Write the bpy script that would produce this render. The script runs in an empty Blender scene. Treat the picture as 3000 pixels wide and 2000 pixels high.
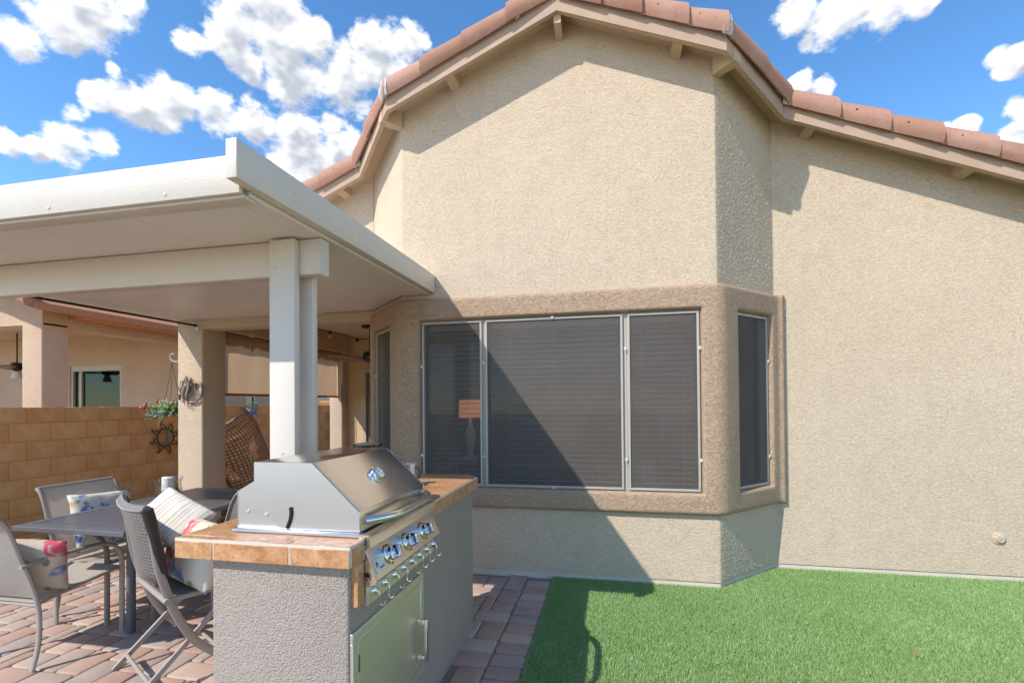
import bpy, bmesh, math, random
import numpy as np
from mathutils import Vector, Matrix, Quaternion, noise as mnoise
random.seed(7); rng = np.random.default_rng(7)
SC = bpy.context.scene
COL = SC.collection
R = math.radians

# ------------------------------------------------------------------ camera
cam = bpy.data.cameras.new('camera'); camo = bpy.data.objects.new('camera', cam); COL.objects.link(camo)
CAM_YAW, CAM_PITCH, CAM_ROLL, CAM_H = 0.204, 0.0108, 0.0085, 1.42
cam.sensor_width = 36.0; cam.sensor_fit = 'HORIZONTAL'; cam.lens = 1398.7/3000*36
cam.shift_y = 165.63/3000; cam.clip_start = 0.05; cam.clip_end = 2000
camo.matrix_world = (Matrix.Translation((0, 0, CAM_H)) @ Matrix.Rotation(CAM_YAW, 4, 'Z')
                     @ Matrix.Rotation(math.pi/2+CAM_PITCH, 4, 'X') @ Matrix.Rotation(-CAM_ROLL, 4, 'Z'))
SC.camera = camo

# ------------------------------------------------------------------ light
SUN_TO = Vector((-.716, -.826, 1.0)).normalized()       # towards the sun
sun = bpy.data.lights.new('sun', 'SUN'); suno = bpy.data.objects.new('sun', sun); COL.objects.link(suno)
sun.energy = 2.55; sun.angle = R(0.5); sun.color = (1.0, 0.93, 0.845)
suno.rotation_euler = (-SUN_TO).to_track_quat('-Z', 'Y').to_euler(); suno.location = (-8, -9, 12)
SKY_STRENGTH = 0.15
SC.view_settings.view_transform = 'Standard'; SC.view_settings.look = 'None'
SC.view_settings.exposure = 1.12; SC.view_settings.gamma = 1.0
SC.view_settings.use_curve_mapping = False
SC.render.engine = 'CYCLES'
SC.cycles.max_bounces = 7; SC.cycles.diffuse_bounces = 5; SC.cycles.transparent_max_bounces = 16
SC.cycles.caustics_reflective = False; SC.cycles.caustics_refractive = False
SC.cycles.use_denoising = True; SC.cycles.adaptive_threshold = .02

# ------------------------------------------------------------------ node helpers
def N(nt, t, **kw):
    n = nt.nodes.new(t)
    for k, v in kw.items():
        if k in n.inputs.keys() if isinstance(k, str) and not hasattr(n, k) else False: n.inputs[k].default_value = v
        else: setattr(n, k, v)
    return n
def L(nt, a, b): nt.links.new(a, b)
def math_n(nt, op, a=None, b=None, c=None, clamp=False):
    n = nt.nodes.new('ShaderNodeMath'); n.operation = op; n.use_clamp = clamp
    for i, v in enumerate((a, b, c)):
        if v is None: continue
        if hasattr(v, 'is_linked') or hasattr(v, 'links'): nt.links.new(v, n.inputs[i])
        else: n.inputs[i].default_value = v
    return n.outputs[0]
def vmath(nt, op, a=None, b=None):
    n = nt.nodes.new('ShaderNodeVectorMath'); n.operation = op
    for i, v in enumerate((a, b)):
        if v is None: continue
        if hasattr(v, 'links'): nt.links.new(v, n.inputs[i])
        else: n.inputs[i].default_value = v
    return n
def noise_n(nt, vec, scale, detail=4, rough=.55, dist=0.0):
    n = nt.nodes.new('ShaderNodeTexNoise'); n.inputs['Scale'].default_value = scale
    n.inputs['Detail'].default_value = detail; n.inputs['Roughness'].default_value = rough
    n.inputs['Distortion'].default_value = dist
    if vec is not None: nt.links.new(vec, n.inputs['Vector'])
    return n.outputs['Fac']
def ramp_n(nt, fac, stops):
    n = nt.nodes.new('ShaderNodeValToRGB'); cr = n.color_ramp
    while len(cr.elements) < len(stops): cr.elements.new(.5)
    for e, (p, c) in zip(cr.elements, stops):
        e.position = p; e.color = (c[0], c[1], c[2], 1) if hasattr(c, '__len__') else (c, c, c, 1)
    nt.links.new(fac, n.inputs[0]); return n.outputs['Color']
def mix_c(nt, fac, a, b, mode='MIX'):
    n = nt.nodes.new('ShaderNodeMix'); n.data_type = 'RGBA'; n.blend_type = mode
    for i, v in ((0, fac), (6, a), (7, b)):
        if hasattr(v, 'links'): nt.links.new(v, n.inputs[i])
        else: n.inputs[i].default_value = v if not hasattr(v, '__len__') else (*v[:3], 1)
    return n.outputs[2]
def smooth_n(nt, v, lo, hi):
    n = nt.nodes.new('ShaderNodeMapRange'); n.interpolation_type = 'SMOOTHSTEP'
    n.inputs['From Min'].default_value = lo; n.inputs['From Max'].default_value = hi
    nt.links.new(v, n.inputs['Value']); return n.outputs['Result']
def new_mat(name):
    m = bpy.data.materials.new(name); m.use_nodes = True
    nt = m.node_tree; b = nt.nodes['Principled BSDF']
    return m, nt, b
def coords(nt, scale=None, obj=True):
    tc = nt.nodes.new('ShaderNodeTexCoord'); v = tc.outputs['Object']
    if scale is not None:
        mp = nt.nodes.new('ShaderNodeMapping'); mp.inputs['Scale'].default_value = scale
        nt.links.new(v, mp.inputs['Vector']); v = mp.outputs['Vector']
    return v
def bump(nt, b, h, dist, strength=1.0):
    n = nt.nodes.new('ShaderNodeBump'); n.inputs['Distance'].default_value = dist; n.inputs['Strength'].default_value = strength
    nt.links.new(h, n.inputs['Height']); nt.links.new(n.outputs['Normal'], b.inputs['Normal'])

# ------------------------------------------------------------------ sky with cumulus
w = bpy.data.worlds.new('World'); SC.world = w; w.use_nodes = True
wt = w.node_tree; wt.nodes.clear()
sky = wt.nodes.new('ShaderNodeTexSky'); sky.sky_type = 'NISHITA'; sky.sun_disc = False
sky.sun_elevation = math.asin(SUN_TO.z); sky.sun_rotation = math.atan2(SUN_TO.x, SUN_TO.y)
sky.altitude = 1500; sky.air_density = 1.0; sky.dust_density = 0.1; sky.ozone_density = 1.6
BLOBS = [  # unit direction x, y, z, angular size (rad): cumulus in the part of the sky above the house
(-0.7417,0.4711,0.4774,0.0298), (-0.7093,0.4913,0.5055,0.0386), (-0.6727,0.5147,0.5316,0.0439), (-0.6385,0.5334,0.5548,0.0242), (-0.6006,0.5891,0.5406,0.0243),
(-0.5557,0.6172,0.5570,0.0462), (-0.4991,0.6504,0.5727,0.0529), (-0.4581,0.6775,0.5754,0.0369), (-0.5017,0.6236,0.5995,0.0410), (-0.5264,0.6042,0.5982,0.0265),
(-0.5464,0.6483,0.5302,0.0240), (-0.5052,0.6826,0.5280,0.0508), (-0.4354,0.7189,0.5419,0.0608), (-0.3668,0.7301,0.5766,0.0550), (-0.3253,0.7328,0.5977,0.0334),
(-0.3064,0.7597,0.5736,0.0239), (-0.7095,0.5477,0.4435,0.0255), (-0.6845,0.5769,0.4457,0.0426), (-0.6496,0.6008,0.4660,0.0370), (-0.6849,0.5497,0.4782,0.0147),
(-0.6663,0.6046,0.4365,0.0255), (-0.6069,0.6456,0.4635,0.0419), (-0.5648,0.6774,0.4713,0.0384), (-0.5122,0.7183,0.4709,0.0376), (-0.4735,0.7383,0.4803,0.0273),
(-0.5248,0.7356,0.4284,0.0559), (-0.4610,0.7602,0.4578,0.0425), (-0.4996,0.7676,0.4016,0.0554), (-0.5486,0.7140,0.4349,0.0242), (-0.7953,0.4902,0.3566,0.0214),
(-0.7783,0.5143,0.3602,0.0223), (-0.7536,0.5395,0.3755,0.0362), (-0.7311,0.5644,0.3834,0.0220), (-0.7358,0.5377,0.4115,0.0210), (0.2744,0.7747,0.5697,0.0330),
(0.3256,0.7674,0.5524,0.0404), (0.3747,0.7524,0.5417,0.0345), (0.4116,0.7367,0.5365,0.0232), (0.2974,0.7887,0.5380,0.0156), (0.2979,0.8178,0.4924,0.0212),
(0.3294,0.8133,0.4796,0.0207), (0.5204,0.7321,0.4397,0.0200), (0.5364,0.7564,0.3743,0.0189), (0.5488,0.7612,0.3456,0.0227), (0.5041,0.7351,0.4533,0.0158),
(0.5171,0.7382,0.4333,0.0182), (0.5265,0.7586,0.3838,0.0170), (0.5364,0.7651,0.3562,0.0207), (0.4769,0.7908,0.3836,0.0122), (0.4930,0.7833,0.3788,0.0134)
]
def cloud_group(name, full):
    g = bpy.data.node_groups.new(name, 'ShaderNodeTree')
    g.interface.new_socket('dir', in_out='INPUT', socket_type='NodeSocketVector')
    g.interface.new_socket('density', in_out='OUTPUT', socket_type='NodeSocketFloat')
    gi = g.nodes.new('NodeGroupInput'); go = g.nodes.new('NodeGroupOutput')
    d0 = gi.outputs[0]; d = d0
    if full:   # small warp so that outlines break up
        nz = g.nodes.new('ShaderNodeTexNoise'); nz.inputs['Scale'].default_value = 9; nz.inputs['Detail'].default_value = 2
        L(g, d0, nz.inputs['Vector'])
        off = vmath(g, 'SUBTRACT', nz.outputs['Color'], (.5, .5, .5)).outputs[0]
        sc = g.nodes.new('ShaderNodeVectorMath'); sc.operation = 'SCALE'; L(g, off, sc.inputs[0]); sc.inputs['Scale'].default_value = .04
        d = vmath(g, 'NORMALIZE', vmath(g, 'ADD', d0, sc.outputs[0]).outputs[0]).outputs[0]
    acc = None
    for bx_, by_, bz_, r in BLOBS:
        a = 2/(r*r)
        v = math_n(g, 'ADD', vmath(g, 'DOT_PRODUCT', d, (bx_*a, by_*a, bz_*a)).outputs['Value'], 1-a)
        acc = v if acc is None else math_n(g, 'SMOOTH_MAX', acc, v, .30)
    acc = math_n(g, 'MAXIMUM', acc, -.85)
    # the rest of the sky: the same scattered cover from noise
    front = smooth_n(g, vmath(g, 'DOT_PRODUCT', d, (-.197, .954, .225)).outputs['Value'], .55, .68)
    far = noise_n(g, vmath(g, 'MULTIPLY', d0, (2.4, 2.4, 4.2)).outputs[0], 1.6, 2, .5)
    farv = math_n(g, 'MULTIPLY_ADD', far, 6.0, -3.35)
    mixv = g.nodes.new('ShaderNodeMix'); L(g, front, mixv.inputs[0]); L(g, farv, mixv.inputs[2]); L(g, acc, mixv.inputs[3])
    st = vmath(g, 'MULTIPLY', d0, (1.0, 1.0, 1.55)).outputs[0]
    v = math_n(g, 'MULTIPLY_ADD', noise_n(g, st, 21, 10 if full else 2, .62), 4.2, math_n(g, 'MULTIPLY', mixv.outputs[0], 1.35))
    v = math_n(g, 'SUBTRACT', v, 2.28 if full else 2.28)
    L(g, v, go.inputs[0]); return g
cg = cloud_group('cumulus', True); cg2 = cloud_group('cumulus_mass', False)
tcw = wt.nodes.new('ShaderNodeTexCoord'); gen = tcw.outputs['Generated']
def density(v, grp):
    n = wt.nodes.new('ShaderNodeGroup'); n.node_tree = grp; L(wt, v, n.inputs[0]); return n.outputs[0]
den = density(gen, cg)
up = vmath(wt, 'NORMALIZE', vmath(wt, 'ADD', gen, (-.010, -.004, .026)).outputs[0]).outputs[0]
den2 = density(up, cg2)
alpha = smooth_n(wt, den, -.20, .85)
sh = smooth_n(wt, den2, -.35, 1.75)
puff = noise_n(wt, gen, 26, 6, .6)
shade = math_n(wt, 'MULTIPLY', sh, math_n(wt, 'MULTIPLY_ADD', puff, .7, .70), clamp=True)
CLOUD_WHITE = 0.64
ccol = mix_c(wt, shade, (1.0, .995, .98), (.42, .455, .52))
bg1 = wt.nodes.new('ShaderNodeBackground'); bg1.inputs['Strength'].default_value = SKY_STRENGTH
hs = wt.nodes.new('ShaderNodeHueSaturation'); hs.inputs['Hue'].default_value = .498; hs.inputs['Saturation'].default_value = 1.22; hs.inputs["Value"].default_value = .88
L(wt, sky.outputs[0], hs.inputs['Color']); L(wt, hs.outputs[0], bg1.inputs['Color'])
bg2 = wt.nodes.new('ShaderNodeBackground'); bg2.inputs['Strength'].default_value = CLOUD_WHITE; L(wt, ccol, bg2.inputs['Color'])
# no clouds below the horizon
sepw = wt.nodes.new('ShaderNodeSeparateXYZ'); L(wt, gen, sepw.inputs[0])
alpha = math_n(wt, 'MULTIPLY', alpha, smooth_n(wt, sepw.outputs[2], .0, .05))
ms = wt.nodes.new('ShaderNodeMixShader'); L(wt, alpha, ms.inputs[0]); L(wt, bg1.outputs[0], ms.inputs[1]); L(wt, bg2.outputs[0], ms.inputs[2])
wo = wt.nodes.new('ShaderNodeOutputWorld'); L(wt, ms.outputs[0], wo.inputs['Surface'])
w.cycles.sampling_method = 'MANUAL'; w.cycles.sample_map_resolution = 512

# ------------------------------------------------------------------ materials
def stucco(name, col, col2, depth=.0027, sc=1.25):
    m, nt, b = new_mat(name); v = coords(nt)
    big = noise_n(nt, v, .9, 4, .6); mid = noise_n(nt, v, 7, 3, .6)
    c = mix_c(nt, smooth_n(nt, big, .35, .7), col, col2)
    c = mix_c(nt, math_n(nt, 'MULTIPLY', smooth_n(nt, mid, .45, .75), .25), c, (col[0]*.82, col[1]*.8, col[2]*.78))
    vs = coords(nt, (1, 1, 2.0))
    n1 = noise_n(nt, vs, 34*sc, 4, .55, .9)
    n2 = noise_n(nt, vs, 110*sc, 2, .5, .3)
    pl = smooth_n(nt, n1, .42, .50)                    # flattened blobs with crooked edges
    h = math_n(nt, 'ADD', math_n(nt, 'MULTIPLY', pl, .7), math_n(nt, 'MULTIPLY', n2, .28))
    rim = math_n(nt, 'MULTIPLY', math_n(nt, 'SUBTRACT', 1.0, smooth_n(nt, math_n(nt, 'ABSOLUTE', math_n(nt, 'SUBTRACT', n1, .45)), .0, .022)), .16)
    c = mix_c(nt, rim, c, (col[0]*.55, col[1]*.5, col[2]*.45))
    streak = noise_n(nt, coords(nt, (9, 9, .55)), 1.0, 4, .6)      # faint run-off streaks
    c = mix_c(nt, math_n(nt, 'MULTIPLY', smooth_n(nt, streak, .52, .78), .16), c, (col[0]*.74, col[1]*.72, col[2]*.70))
    L(nt, c, b.inputs['Base Color']); b.inputs['Roughness'].default_value = .93; b.inputs['Specular IOR Level'].default_value = .15
    bump(nt, b, h, depth); return m
def paint(name, col, rough=.55, grain=None, var=.12, gscale=30, gdist=.0012, spec=.35):
    m, nt, b = new_mat(name); v = coords(nt, grain)
    n1 = noise_n(nt, coords(nt), 3.0, 4, .6); n2 = noise_n(nt, v, gscale, 5, .65)
    c = mix_c(nt, math_n(nt, 'MULTIPLY', smooth_n(nt, n1, .3, .75), var*2), col, tuple(x*.72 for x in col))
    c = mix_c(nt, math_n(nt, 'MULTIPLY', smooth_n(nt, n2, .5, .8), var*1.5), c, tuple(x*.7 for x in col))
    L(nt, c, b.inputs['Base Color']); b.inputs['Roughness'].default_value = rough; b.inputs['Specular IOR Level'].default_value = spec
    if gdist: bump(nt, b, n2, gdist)
    return m
def metal(name, col=(.62, .6, .57), rough=.25, brushed=None, metallic=1.0):
    m, nt, b = new_mat(name); b.inputs['Metallic'].default_value = metallic
    b.inputs['Base Color'].default_value = (*col, 1); b.inputs['Roughness'].default_value = rough
    if brushed:
        n = noise_n(nt, coords(nt, brushed), 1.0, 3, .6); s = noise_n(nt, coords(nt), 3, 3, .5)
        L(nt, math_n(nt, 'ADD', math_n(nt, 'MULTIPLY_ADD', n, .10, rough-.05), math_n(nt, 'MULTIPLY_ADD', s, .08, -.04)), b.inputs['Roughness']); bump(nt, b, n, .0001, .35)
    return m
def plain(name, col, rough=.6, metallic=0.0, emit=None, spec=.4):
    m, nt, b = new_mat(name); n1 = noise_n(nt, coords(nt), 14, 4, .6)
    c = mix_c(nt, math_n(nt, 'MULTIPLY', smooth_n(nt, n1, .35, .75), .3), col, tuple(x*.7 for x in col))
    L(nt, c, b.inputs['Base Color']); b.inputs['Roughness'].default_value = rough; b.inputs['Metallic'].default_value = metallic
    b.inputs['Specular IOR Level'].default_value = spec
    if emit: b.inputs['Emission Color'].default_value = (*emit[:3], 1); b.inputs['Emission Strength'].default_value = emit[3]
    return m
M = {}
M['stucco'] = stucco('stucco_tan', (.56, .45, .33), (.595, .482, .358))
M['stucco_porch_warmed'] = stucco('stucco_porch_warmed', (.60, .44, .26), (.63, .47, .29))  # house stucco made warmer: the porch's bounce light is put into the colour
M['trim'] = stucco('stucco_trim', (.40, .286, .195), (.43, .31, .215), .0045, 1.0)
M['stucco_neighbour'] = stucco('stucco_neighbour', (.50, .37, .27), (.54, .41, .30))
def grain_stucco(name, col, col2):
    m, nt, b = new_mat(name); v = coords(nt); n1 = noise_n(nt, v, 1.6, 4, .6); n2 = noise_n(nt, v, 150, 3, .6)
    vo = nt.nodes.new('ShaderNodeTexVoronoi'); vo.inputs['Scale'].default_value = 170; L(nt, v, vo.inputs['Vector'])
    c = mix_c(nt, smooth_n(nt, n1, .3, .75), col, col2)
    c = mix_c(nt, math_n(nt, 'MULTIPLY', smooth_n(nt, n2, .5, .64), .38), c, tuple(x*.5 for x in col))
    L(nt, c, b.inputs['Base Color']); b.inputs['Roughness'].default_value = .95; b.inputs['Specular IOR Level'].default_value = .1
    bump(nt, b, math_n(nt, 'ADD', math_n(nt, 'MULTIPLY', vo.outputs['Distance'], -.6), n2), .0046); return m
M['stucco_island'] = grain_stucco('stucco_island', (.35, .30, .262), (.38, .33, .29))
M['wood_paint'] = paint('painted_fascia', (.46, .325, .235), .7, (4, 4, 60), .25, 8, .002)
M['soffit'] = paint('painted_soffit', (.52, .385, .245), .7, None, .12, 30, .0008)
M['foundation'] = paint('foundation_paint', (.64, .56, .46), .85, None, .2, 60, .002, .2)
M['cover'] = paint('embossed_aluminium', (.60, .55, .48), .42, (6, 6, 120), .06, 3, .0012)
M['cover_y'] = paint('embossed_aluminium_along', (.62, .57, .50), .42, (60, 4, 60), .06, 2.2, .0010)
M['ceiling'] = paint('patio_cover_panel', (.76, .72, .665), .40, (60, 1.2, 60), .08, 3, .0006)
M['white_frame'] = paint('frame_paint', (.42, .385, .335), .4, None, .05, 40, .0)
M['grout'] = plain('grout', (.60, .55, .485), .9)
M['black'] = plain('black_metal', (.012, .012, .013), .45)
M['steel'] = metal('brushed_steel', (.70, .68, .65), .22, (3, 160, 160))
M['steel_side'] = metal('steel_side', (.62, .65, .69), .34, (160, 3, 40))
M['steel_door'] = metal('steel_door', (.72, .68, .62), .50, (90, 3, 60))
M['chrome'] = metal('chrome', (.75, .75, .76), .06)
M['chair_frame'] = paint('chair_frame_paint', (.33, .29, .255), .38, None, .08, 40, .0003)
M['table'] = paint('table_powder_coat', (.12, .12, .135), .30, (50, 2, 50), .12, 3, .0006, .5)
M['candle'] = plain('candle_wax', (.80, .76, .66), .5)
M['blind'] = plain('blind_slat', (.42, .42, .44), .5)
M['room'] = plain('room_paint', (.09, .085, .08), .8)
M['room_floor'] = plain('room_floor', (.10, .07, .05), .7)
M['rust'] = plain('rusty_iron', (.10, .052, .03), .6, .35)
M['pewter'] = plain('painted_iron_gecko', (.24, .19, .17), .5, .4)
M['coir'] = plain('coir_liner', (.50, .24, .08), .95)
def cloth_mat():
    m, nt, b = new_mat('solar_shade_cloth'); n2 = noise_n(nt, coords(nt, (120, 120, 120)), 2, 3, .6); n1 = noise_n(nt, coords(nt, (1, 1, .3)), 3, 3, .6)
    c = mix_c(nt, n2, (.50, .345, .215), (.60, .43, .28)); c = mix_c(nt, math_n(nt, 'MULTIPLY', smooth_n(nt, n1, .4, .7), .25), c, (.44, .29, .17))
    L(nt, c, b.inputs['Base Color']); b.inputs['Roughness'].default_value = .95; b.inputs['Specular IOR Level'].default_value = .1
    tr = nt.nodes.new('ShaderNodeBsdfTranslucent'); L(nt, c, tr.inputs[0]); mx = nt.nodes.new('ShaderNodeMixShader'); mx.inputs[0].default_value = .5
    L(nt, b.outputs[0], mx.inputs[1]); L(nt, tr.outputs[0], mx.inputs[2]); L(nt, mx.outputs[0], nt.nodes['Material Output'].inputs[0]); return m
M['shade_cloth'] = cloth_mat()
M['door_brown'] = plain('door_paint', (.24, .14, .10), .6)
M['glass_dark'] = plain('dark_glass', (.012, .014, .013), .08, 0, None, .6)
M['dirt'] = paint('gravel_ground', (.52, .40, .28), .95, None, .3, 60, .01, .1)
M['turf_base'] = paint('turf_backing', (.11, .18, .055), .95, None, .3, 80, .004, .1)
M['sand'] = paint('joint_sand', (.30, .25, .20), .95, None, .3, 120, .002, .1)
M['mortar'] = paint('roof_mortar', (.52, .52, .50), .95, None, .4, 60, .006, .1)

def block_mat():
    m, nt, b = new_mat('fence_block'); v = coords(nt)
    oi = nt.nodes.new('ShaderNodeObjectInfo')
    n1 = noise_n(nt, v, 5, 5, .65); n2 = noise_n(nt, v, 85, 4, .65)
    c = mix_c(nt, oi.outputs['Random'], (.55, .275, .11), (.61, .33, .145))
    c = mix_c(nt, math_n(nt, 'MULTIPLY', smooth_n(nt, n1, .45, .8), .5), c, (.70, .48, .28))
    c = mix_c(nt, math_n(nt, 'MULTIPLY', smooth_n(nt, n2, .58, .75), .45), c, (.40, .225, .11))
    L(nt, c, b.inputs['Base Color']); b.inputs['Roughness'].default_value = .95; b.inputs['Specular IOR Level'].default_value = .1
    bump(nt, b, n2, .004); return m
M['block'] = block_mat()
M['block_joint'] = plain('block_joint', (.42, .26, .14), .95)
def roof_tile_mat():
    m, nt, b = new_mat('concrete_roof_tile'); v = coords(nt); oi = nt.nodes.new('ShaderNodeObjectInfo')
    n1 = noise_n(nt, v, 4, 5, .65); n2 = noise_n(nt, v, 26, 5, .7)
    c = ramp_n(nt, oi.outputs['Random'], [(0, (.30, .155, .105)), (.35, (.40, .215, .150)), (.7, (.36, .20, .15)), (1.0, (.45, .26, .19))])
    c = mix_c(nt, math_n(nt, 'MULTIPLY', smooth_n(nt, n1, .4, .75), .55), c, (.46, .30, .235))
    c = mix_c(nt, math_n(nt, 'MULTIPLY', smooth_n(nt, n2, .52, .8), .5), c, (.25, .13, .095))
    L(nt, c, b.inputs['Base Color']); b.inputs['Roughness'].default_value = .85; b.inputs['Specular IOR Level'].default_value = .2
    bump(nt, b, noise_n(nt, v, 110, 4, .6), .0025); return m
M['tile'] = roof_tile_mat()
def counter_tile_mat():
    m, nt, b = new_mat('counter_tile'); v = coords(nt); oi = nt.nodes.new('ShaderNodeObjectInfo')
    add = vmath(nt, 'ADD', v, None); sc = nt.nodes.new('ShaderNodeCombineXYZ')
    L(nt, math_n(nt, 'MULTIPLY', oi.outputs['Random'], 17.0), sc.inputs[0]); L(nt, sc.outputs[0], add.inputs[1]); v2 = add.outputs[0]
    n1 = noise_n(nt, v2, 9, 6, .75, .8); n2 = noise_n(nt, v2, 75, 4, .75); n3 = noise_n(nt, v2, 9, 6, .6, 2.5)
    c = ramp_n(nt, n1, [(.25, (.26, .115, .05)), (.46, (.48, .25, .115)), (.75, (.64, .40, .23))])
    c = mix_c(nt, math_n(nt, 'MULTIPLY', smooth_n(nt, n2, .47, .62), .42), c, (.24, .09, .03))
    vein = math_n(nt, 'SUBTRACT', 1.0, smooth_n(nt, math_n(nt, 'ABSOLUTE', math_n(nt, 'SUBTRACT', n3, .5)), .0, .018))
    c = mix_c(nt, math_n(nt, 'MULTIPLY', math_n(nt, 'MULTIPLY', vein, smooth_n(nt, n1, .55, .68)), .8), c, (.70, .58, .46))
    L(nt, c, b.inputs['Base Color']); L(nt, math_n(nt, 'MULTIPLY_ADD', n2, .25, .22), b.inputs['Roughness'])
    bump(nt, b, n1, .001); return m
M['counter_tile'] = counter_tile_mat()
def paver_mat(island):
    m, nt, b = new_mat('paver_mass' if island else 'paver'); 
    if island: rnd = nt.nodes.new('ShaderNodeNewGeometry').outputs['Random Per Island']
    else: rnd = nt.nodes.new('ShaderNodeObjectInfo').outputs['Random']
    tc = nt.nodes.new('ShaderNodeNewGeometry').outputs['Position']
    n1 = noise_n(nt, tc, 11, 5, .65); n2 = noise_n(nt, tc, 170, 4, .7); n3 = noise_n(nt, tc, 2.2, 3, .6)
    c = ramp_n(nt, rnd, [(.0, (.40, .255, .20)), (.22, (.48, .325, .25)), (.42, (.52, .40, .315)), (.60, (.45, .36, .305)), (.8, (.36, .305, .275)), (1.0, (.46, .25, .19))])
    c = mix_c(nt, math_n(nt, 'MULTIPLY', smooth_n(nt, n1, .38, .72), .6), c, (.48, .365, .295))
    c = mix_c(nt, math_n(nt, 'MULTIPLY', smooth_n(nt, n3, .5, .75), .3), c, (.27, .19, .16))
    c = mix_c(nt, math_n(nt, 'MULTIPLY', smooth_n(nt, n2, .52, .72), .55), c, (.17, .115, .095))
    L(nt, c, b.inputs['Base Color']); b.inputs['Roughness'].default_value = .9; b.inputs['Specular IOR Level'].default_value = .2
    bump(nt, b, n2, .002); return m
M['paver'] = paver_mat(False); M['paver_mass'] = paver_mat(True)
def turf_mat():
    m, nt, b = new_mat('turf_blade'); g = nt.nodes.new('ShaderNodeNewGeometry')
    c = ramp_n(nt, g.outputs['Random Per Island'], [(.0, (.21, .36, .10)), (.4, (.285, .455, .16)), (.75, (.37, .54, .23)), (1.0, (.50, .62, .36))])
    n1 = noise_n(nt, g.outputs['Position'], 1.6, 4, .6)
    c = mix_c(nt, math_n(nt, 'MULTIPLY', smooth_n(nt, n1, .3, .75), .45), c, (.23, .37, .095))
    L(nt, c, b.inputs['Base Color']); b.inputs['Roughness'].default_value = .5; b.inputs['Specular IOR Level'].default_value = .25
    tr = nt.nodes.new('ShaderNodeBsdfTranslucent'); L(nt, c, tr.inputs[0]); mx = nt.nodes.new('ShaderNodeMixShader'); mx.inputs[0].default_value = .28
    out = nt.nodes['Material Output']; L(nt, b.outputs[0], mx.inputs[1]); L(nt, tr.outputs[0], mx.inputs[2]); L(nt, mx.outputs[0], out.inputs[0])
    return m
M['turf'] = turf_mat()
def screen_mat():
    m, nt, b = new_mat('solar_screen_mesh'); v = coords(nt)
    n1 = noise_n(nt, v, 2.5, 4, .6); n2 = noise_n(nt, coords(nt, (1, 1, .35)), 9, 4, .6)
    c = mix_c(nt, smooth_n(nt, n1, .3, .75), (.150, .130, .117), (.172, .150, .137))
    c = mix_c(nt, math_n(nt, 'MULTIPLY', smooth_n(nt, n2, .5, .8), .25), c, (.23, .205, .185))
    d = nt.nodes.new('ShaderNodeBsdfDiffuse'); L(nt, c, d.inputs[0])
    t = nt.nodes.new('ShaderNodeBsdfTransparent'); t.inputs[0].default_value = (1, 1, 1, 1)
    mx = nt.nodes.new('ShaderNodeMixShader'); mx.inputs[0].default_value = .56
    L(nt, t.outputs[0], mx.inputs[1]); L(nt, d.outputs[0], mx.inputs[2]); L(nt, mx.outputs[0], nt.nodes['Material Output'].inputs[0]); return m
M['screen'] = screen_mat()
def glass_mat(name, tint=(1, 1, 1), top=.7):
    m, nt, b = new_mat(name); lw = nt.nodes.new('ShaderNodeLayerWeight'); lw.inputs['Blend'].default_value = .5
    fac = math_n(nt, 'MULTIPLY_ADD', math_n(nt, 'POWER', lw.outputs['Facing'], 3.5), top, .03)
    t = nt.nodes.new('ShaderNodeBsdfTransparent'); t.inputs[0].default_value = (*tint, 1)
    g = nt.nodes.new('ShaderNodeBsdfGlossy'); g.inputs['Roughness'].default_value = .02
    mx = nt.nodes.new('ShaderNodeMixShader'); L(nt, fac, mx.inputs[0]); L(nt, t.outputs[0], mx.inputs[1]); L(nt, g.outputs[0], mx.inputs[2])
    L(nt, mx.outputs[0], nt.nodes['Material Output'].inputs[0]); return m
M['pane'] = glass_mat('window_pane', (.9, .93, .92), .25); M['pane_green'] = glass_mat('tinted_pane', (.45, .60, .52), .06); M['jar'] = glass_mat('jar_glass', (.95, .96, .955), .5)
def sling_mat():
    m, nt, b = new_mat('sling_mesh'); v = coords(nt)
    wv = nt.nodes.new('ShaderNodeTexChecker'); wv.inputs['Scale'].default_value = 170; L(nt, v, wv.inputs[0])
    c = mix_c(nt, wv.outputs['Fac'], (.46, .41, .35), (.60, .55, .48))
    L(nt, c, b.inputs['Base Color']); b.inputs['Roughness'].default_value = .7
    bump(nt, b, wv.outputs['Fac'], .001)
    tr = nt.nodes.new('ShaderNodeBsdfTranslucent'); L(nt, c, tr.inputs[0]); mx = nt.nodes.new('ShaderNodeMixShader'); mx.inputs[0].default_value = .25
    L(nt, b.outputs[0], mx.inputs[1]); L(nt, tr.outputs[0], mx.inputs[2]); L(nt, mx.outputs[0], nt.nodes['Material Output'].inputs[0]); return m
M['sling'] = sling_mat()
def weave_mat(name, c1, c2):
    m, nt, b = new_mat(name); n1 = noise_n(nt, coords(nt), 60, 3, .6)
    L(nt, mix_c(nt, n1, c1, c2), b.inputs['Base Color']); b.inputs['Roughness'].default_value = .45; return m
M['wicker_grey'] = weave_mat('resin_weave', (.13, .115, .108), (.24, .215, .20)); M['wicker_dark'] = weave_mat('resin_weave_gap', (.02, .016, .015), (.03, .025, .022))
M['wicker_brown'] = weave_mat('rattan_strip', (.15, .062, .03), (.30, .145, .075))
M['wicker_rim'] = weave_mat('rattan_rim', (.42, .33, .27), (.22, .14, .10))
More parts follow.
